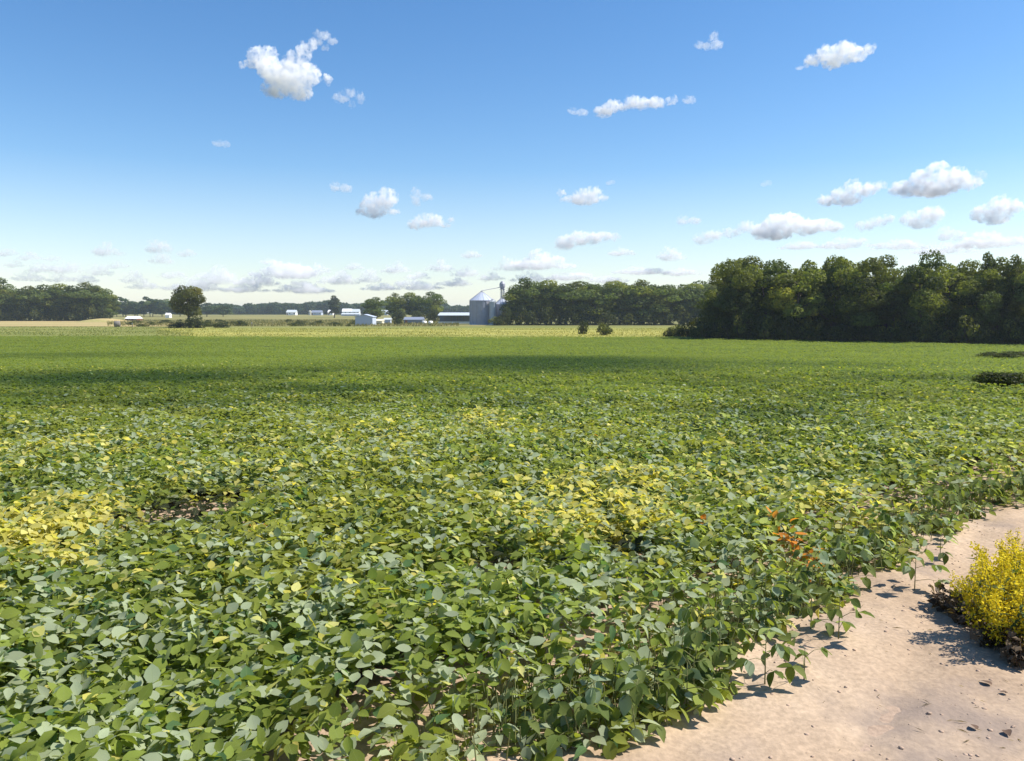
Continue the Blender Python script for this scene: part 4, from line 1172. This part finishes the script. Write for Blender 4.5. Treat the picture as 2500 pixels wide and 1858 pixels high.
# ------------------------------------------------------------------ clouds
def cloud_mat():
    m, n, l = mat_new('cloud_vapour')
    out = n.new('ShaderNodeOutputMaterial'); pv = n.new('ShaderNodeVolumePrincipled')
    pv.inputs['Color'].default_value = (1, 1, 1, 1); pv.inputs['Anisotropy'].default_value = 0.1
    at = n.new('ShaderNodeAttribute'); at.attribute_type = 'OBJECT'; at.attribute_name = 'dens'
    tc = n.new('ShaderNodeTexCoord'); nz = n.new('ShaderNodeTexNoise'); nz.inputs['Scale'].default_value = 0.06; nz.inputs['Detail'].default_value = 7
    nz.inputs['Roughness'].default_value = 0.72
    l.new(tc.outputs['Object'], nz.inputs['Vector'])
    mr = n.new('ShaderNodeMapRange'); mr.inputs['From Min'].default_value = 0.43; mr.inputs['From Max'].default_value = 0.60; mr.inputs['To Min'].default_value = 0.0; mr.inputs['To Max'].default_value = 1.8
    l.new(nz.outputs[0], mr.inputs['Value'])
    mu = n.new('ShaderNodeMath'); mu.operation = 'MULTIPLY'; l.new(at.outputs['Fac'], mu.inputs[0]); l.new(mr.outputs[0], mu.inputs[1])
    l.new(mu.outputs[0], pv.inputs['Density']); l.new(pv.outputs[0], out.inputs['Volume'])
    return m
M['cloud'] = cloud_mat()
ctex = bpy.data.textures.new('cloud_relief', 'CLOUDS'); ctex.noise_scale = 7.0; ctex.noise_depth = 3
ctex2 = bpy.data.textures.new('cloud_fine_relief', 'CLOUDS'); ctex2.noise_scale = 2.6; ctex2.noise_depth = 2
_bmi = bmesh.new(); bmesh.ops.create_icosphere(_bmi, subdivisions=2, radius=1)
IV = np.array([v.co[:] for v in _bmi.verts]); IT = [[v.index for v in f.verts] for f in _bmi.faces]; _bmi.free()

def cloud(lobes, label, dens=1.0, dist=None, name='cloud', group=None):
    """lobes in photo pixels: (x, y, rx, ry); built as a body of vapour at its real distance"""
    L = np.array([(a * s_, b * s_, c * s_, d_ * s_) for a, b, c, d_ in lobes])
    cx, cy = L[:, 0].mean(), L[:, 1].mean()
    el = math.atan((762.5 - cy) / F)
    D = dist or min(14000, 1000 / max(math.tan(el), .02))
    u = D / F
    V, T = [], []
    for k, (x, y, rx, ry) in enumerate(L):
        ryy = ry; ryd = rx * random.uniform(.7, 1.0)
        c = np.array([x - cx, random.uniform(-.4, .4) * (np.ptp(L[:, 0]) * .25 + 2), -(y - cy)])
        V.append(IV * np.array([rx, ryd, ryy]) + c); T += [[i + k * len(IV) for i in t] for t in IT]
    V = np.concatenate(V)
    me = bpy.data.meshes.new('vapour'); me.from_pydata(V.tolist(), [], T)
    size = max(np.ptp(V[:, 0]), 6)
    o = bpy.data.objects.new('tmp', me); COL.objects.link(o)
    md = o.modifiers.new('r', 'REMESH'); md.mode = 'VOXEL'; md.voxel_size = max(.55, min(1.6, np.ptp(V[:, 2]) / 34))
    md = o.modifiers.new('d', 'DISPLACE'); md.texture = ctex; md.strength = min(17, np.ptp(V[:, 2]) * .62); md.mid_level = .45; md.texture_coords = 'LOCAL'
    md = o.modifiers.new('e', 'DISPLACE'); md.texture = ctex2; md.strength = min(6, np.ptp(V[:, 2]) * .28); md.mid_level = .5; md.texture_coords = 'LOCAL'
    bpy.context.view_layer.update()
    ev = o.evaluated_get(bpy.context.evaluated_depsgraph_get())
    m2 = bpy.data.meshes.new_from_object(ev); m2.name = name
    bpy.data.objects.remove(o); bpy.data.meshes.remove(me)
    m2.materials.clear(); m2.materials.append(M['cloud'])
    c = link(name, m2)
    d_ = ray(cx, cy); d_ = d_ / d_.length
    c.location = Vector((0, 0, EYE)) + d_ * D
    c.rotation_euler = (0, 0, -math.atan2(d_.x, d_.y))
    c.scale = (u, u, u)
    # optical depth set per pixel of thickness
    c['dens'] = float(0.06 * dens / u)
    tag(c, label, 'cloud', group)
    return c

def puff(cx, cy, w, h, n, seed, flat=.5):
    r = random.Random(seed); L = []
    for k in range(n):
        t = (k + .5) / n * 2 - 1 + r.uniform(-.08, .08)
        env = max(.25, 1 - abs(t) ** 1.7)
        ry = h / 2 * env * r.uniform(.55, .85); rx = max(w / n * r.uniform(.75, 1.15), ry * .8)
        y = cy + h / 2 * .75 - ry - (h * .35 * env * r.random() * (1 - flat * .4))
        L.append((cx + t * (w / 2 - rx * .6), y, rx, ry))
    L.append((cx + r.uniform(-.15, .15) * w, cy + h * .18, w * .33, h * .24))
    return L

# big three-horned cloud
cloud([(572, 128, 26, 20), (590, 118, 16, 14), (560, 140, 16, 10), (640, 135, 26, 26), (620, 165, 42, 32), (655, 115, 16, 20), (672, 100, 10, 13), (600, 185, 28, 18), (645, 190, 26, 18), (665, 160, 22, 22), (590, 155, 26, 22), (540, 152, 7, 8), (700, 160, 10, 9)], 'biggest white cloud, lumpy with two raised horns, high left of centre', .9)
cloud([(700, 80, 16, 9), (718, 88, 10, 6), (690, 88, 9, 8), (705, 102, 8, 5)], 'small hooked wisp of cloud above the right shoulder of the biggest cloud', .55)
cloud([(742, 212, 16, 11), (760, 203, 12, 10), (780, 210, 8, 11), (762, 225, 6, 8)], 'torn faint wisp below and right of the biggest cloud', .42)
cloud([(475, 311, 12, 6), (488, 313, 11, 6)], 'tiny faint wisp alone in the left sky', .35)
cloud([(728, 405, 12, 8), (748, 408, 14, 8)], 'small oval cloudlet left above the grey hearted cloud', .6)
cloud(puff(820, 440, 92, 72, 6, 3) + [(810, 450, 28, 24), (840, 430, 24, 22)], 'rounded cloud with a grey heart left of centre', .8)
cloud([(903, 422, 12, 14), (905, 438, 10, 9), (925, 428, 14, 6)], 'small ragged cloudlet right of the grey hearted cloud', .45)
cloud(puff(930, 478, 92, 34, 6, 5) + [(905, 488, 20, 9), (978, 478, 9, 5)], 'flat based cloud with a short tail below the ragged cloudlet', .8)
cloud([(1522, 95, 11, 6), (1548, 84, 9, 12), (1552, 98, 14, 8), (1535, 98, 12, 6)], 'small peaked wisp high right of centre', .5)
cloud([(1775, 122, 16, 10), (1800, 112, 20, 16), (1828, 118, 24, 22), (1850, 120, 22, 14), (1812, 128, 24, 14), (1875, 116, 10, 9)], 'bright lumpy cloud high on the right', .9)
cloud([(1738, 146, 9, 3.5), (1748, 145, 6, 3.5)], 'tiny dash of cloud left below the bright lumpy cloud', .5)
cloud([(1243, 240, 10, 6), (1262, 244, 14, 6)], 'leftmost scrap of the broken cloud row in the upper sky', .55)
cloud([(1312, 238, 18, 12), (1335, 230, 20, 12), (1322, 240, 18, 9), (1375, 222, 20, 12), (1392, 226, 20, 11), (1418, 228, 20, 11), (1450, 222, 14, 9), (1355, 228, 14, 8)], 'long bright broken row of cloud in the upper sky right of centre', .85)
cloud([(1495, 216, 12, 7), (1500, 219, 10, 6)], 'small round scrap at the right end of the broken cloud row', .55)
cloud(puff(1270, 424, 108, 38, 7, 8) + [(1268, 432, 34, 12), (1286, 418, 20, 13), (1220, 418, 10, 6)], 'ragged cloud over the grain bins with a soft base', .7)
cloud([(1325, 396, 10, 5)], 'tiny puff just above the ragged middle cloud', .35)
cloud([(1663, 398, 12, 6)], 'faint tiny puff in the right sky between clouds', .25)
cloud([(1482, 477, 14, 9), (1505, 480, 16, 6)], 'small tailed cloudlet left of the long banked cloud', .6)
cloud([(1230, 525, 24, 14), (1260, 518, 26, 15), (1285, 518, 22, 13), (1310, 512, 18, 10), (1225, 532, 20, 9), (1332, 514, 16, 6)], 'long white cloud with a violet base above the middle wood', .95)
cloud([(1665, 500, 24, 16), (1690, 488, 30, 22), (1715, 485, 30, 20), (1745, 495, 30, 16), (1690, 505, 34, 13), (1775, 490, 26, 13), (1800, 495, 16, 10)], 'large cloud with a broad violet grey base above the dark wood', 1.1)
cloud([(1590, 505, 20, 10), (1620, 492, 20, 12), (1640, 498, 18, 10)], 'middle sized cloud just left of the large violet based cloud', .6)
cloud([(1518, 518, 14, 12), (1545, 512, 24, 9), (1530, 520, 18, 9)], 'cream cloud low left of the large violet based cloud', .6)
cloud([(1805, 432, 20, 10), (1830, 422, 22, 16), (1850, 410, 18, 17), (1875, 414, 20, 13), (1898, 408, 14, 8), (1840, 432, 30, 10)], 'peaked cloud with a lilac base on the right', .95)
cloud([(1980, 405, 28, 16), (2010, 392, 26, 22), (2035, 378, 24, 20), (2062, 390, 28, 20), (2090, 400, 20, 12), (2030, 408, 44, 14)], 'largest low cloud on the right with a tall peak and lilac base', 1.0)
cloud([(2122, 384, 11, 11), (2130, 380, 8, 9)], 'small round puff right of the tall peaked cloud', .4)
cloud([(2145, 462, 24, 16), (2170, 450, 24, 20), (2190, 452, 18, 12), (2165, 468, 26, 14)], 'arched cloud close to the right edge', .9)
cloud([(1882, 488, 18, 10), (1905, 482, 20, 9), (1925, 476, 10, 8)], 'small bright cloud between the peaked cloud and the lilac one', .7)
cloud([(1985, 475, 22, 14), (2015, 468, 26, 16), (2000, 482, 28, 12)], 'flat lilac grey cloud under the largest low one', .8)
cloud([(2055, 508, 16, 13), (2075, 512, 14, 10)], 'small white puff low at right beneath the lilac grey cloud', .8)
# cloud bank behind the dark wood
for i, (cx, cy, w, h) in enumerate([(2150, 522, 150, 34), (1840, 528, 120, 24), (1950, 530, 110, 24), (2050, 540, 120, 24), (1740, 532, 100, 20)]):
    cloud(puff(cx, cy, w, h, 7, 40 + i), 'low white cloud bank over the dark wood, ' + ('at its right end', 'second of the bank from the left', 'in the middle of the bank', 'second of the bank from the right', 'leftmost of the bank')[i], .8, name='low_cloud', group='cloud bank over the dark wood')
lows = [(1455, 552, 62, 30), (1350, 547, 64, 16), (1180, 566, 130, 42), (1105, 575, 70, 30), (1022, 551, 44, 20), (955, 578, 60, 24), (1010, 590, 60, 24), (860, 582, 60, 22), (800, 600, 54, 30), (735, 604, 84, 30), (690, 585, 60, 18), (620, 588, 150, 34),
        (560, 608, 90, 26), (480, 602, 90, 34), (350, 562, 46, 22), (345, 536, 52, 28), (405, 550, 40, 14), (232, 541, 58, 30), (62, 556, 40, 18), (32, 572, 34, 16), (92, 582, 52, 18), (145, 580, 62, 28), (215, 588, 50, 20), (290, 602, 46, 26), (130, 603, 46, 18), (60, 600, 60, 20), (420, 620, 120, 26), (660, 625, 120, 24), (900, 620, 120, 20), (1240, 600, 120, 18), (1390, 588, 120, 16),
        (15, 548, 40, 16), (115, 560, 36, 12), (180, 604, 52, 20), (255, 575, 40, 16), (310, 618, 60, 20), (375, 596, 56, 18), (445, 596, 50, 16), (532, 626, 90, 18), (585, 566, 40, 14), (770, 578, 40, 14), (825, 622, 80, 18), (905, 598, 56, 18), (985, 612, 80, 20), (1065, 600, 60, 20), (1150, 602, 80, 24), (1320, 606, 90, 18), (1480, 590, 80, 18)]
lows.sort()
for i, (cx, cy, w, h) in enumerate(lows):
    side = 'left' if cx < 500 else 'middle' if cx < 1130 else 'right of centre'
    cloud(puff(cx, cy, w * 1.08, h * 1.05, 6 if w > 55 else 4, 60 + i), '%s cloud from the left in the low belt, %s' % (nth(sorted(q[0] for q in lows).index(cx)), {'left': 'pinkish over the left horizon', 'middle': 'white over the far woods', 'right of centre': 'cream above the middle wood'}[side]), 0.65 if cx < 500 else 0.9, name='low_cloud', group='low cloud belt, ' + side)

# ------------------------------------------------------------------ haze
m, n, l = mat_new('summer_haze')
out = n.new('ShaderNodeOutputMaterial'); pv = n.new('ShaderNodeVolumePrincipled')
pv.inputs['Color'].default_value = (0.74, 0.86, 1.0, 1); pv.inputs['Density'].default_value = 0.00018; pv.inputs['Anisotropy'].default_value = 0.25
l.new(pv.outputs[0], out.inputs['Volume'])
hz = MB().box(-3020, 3020, -40, 3020, -2.8, 26).build('haze', m); hz['kind'] = 'stuff'; hz['label'] = 'thin pale summer haze over the whole plain'
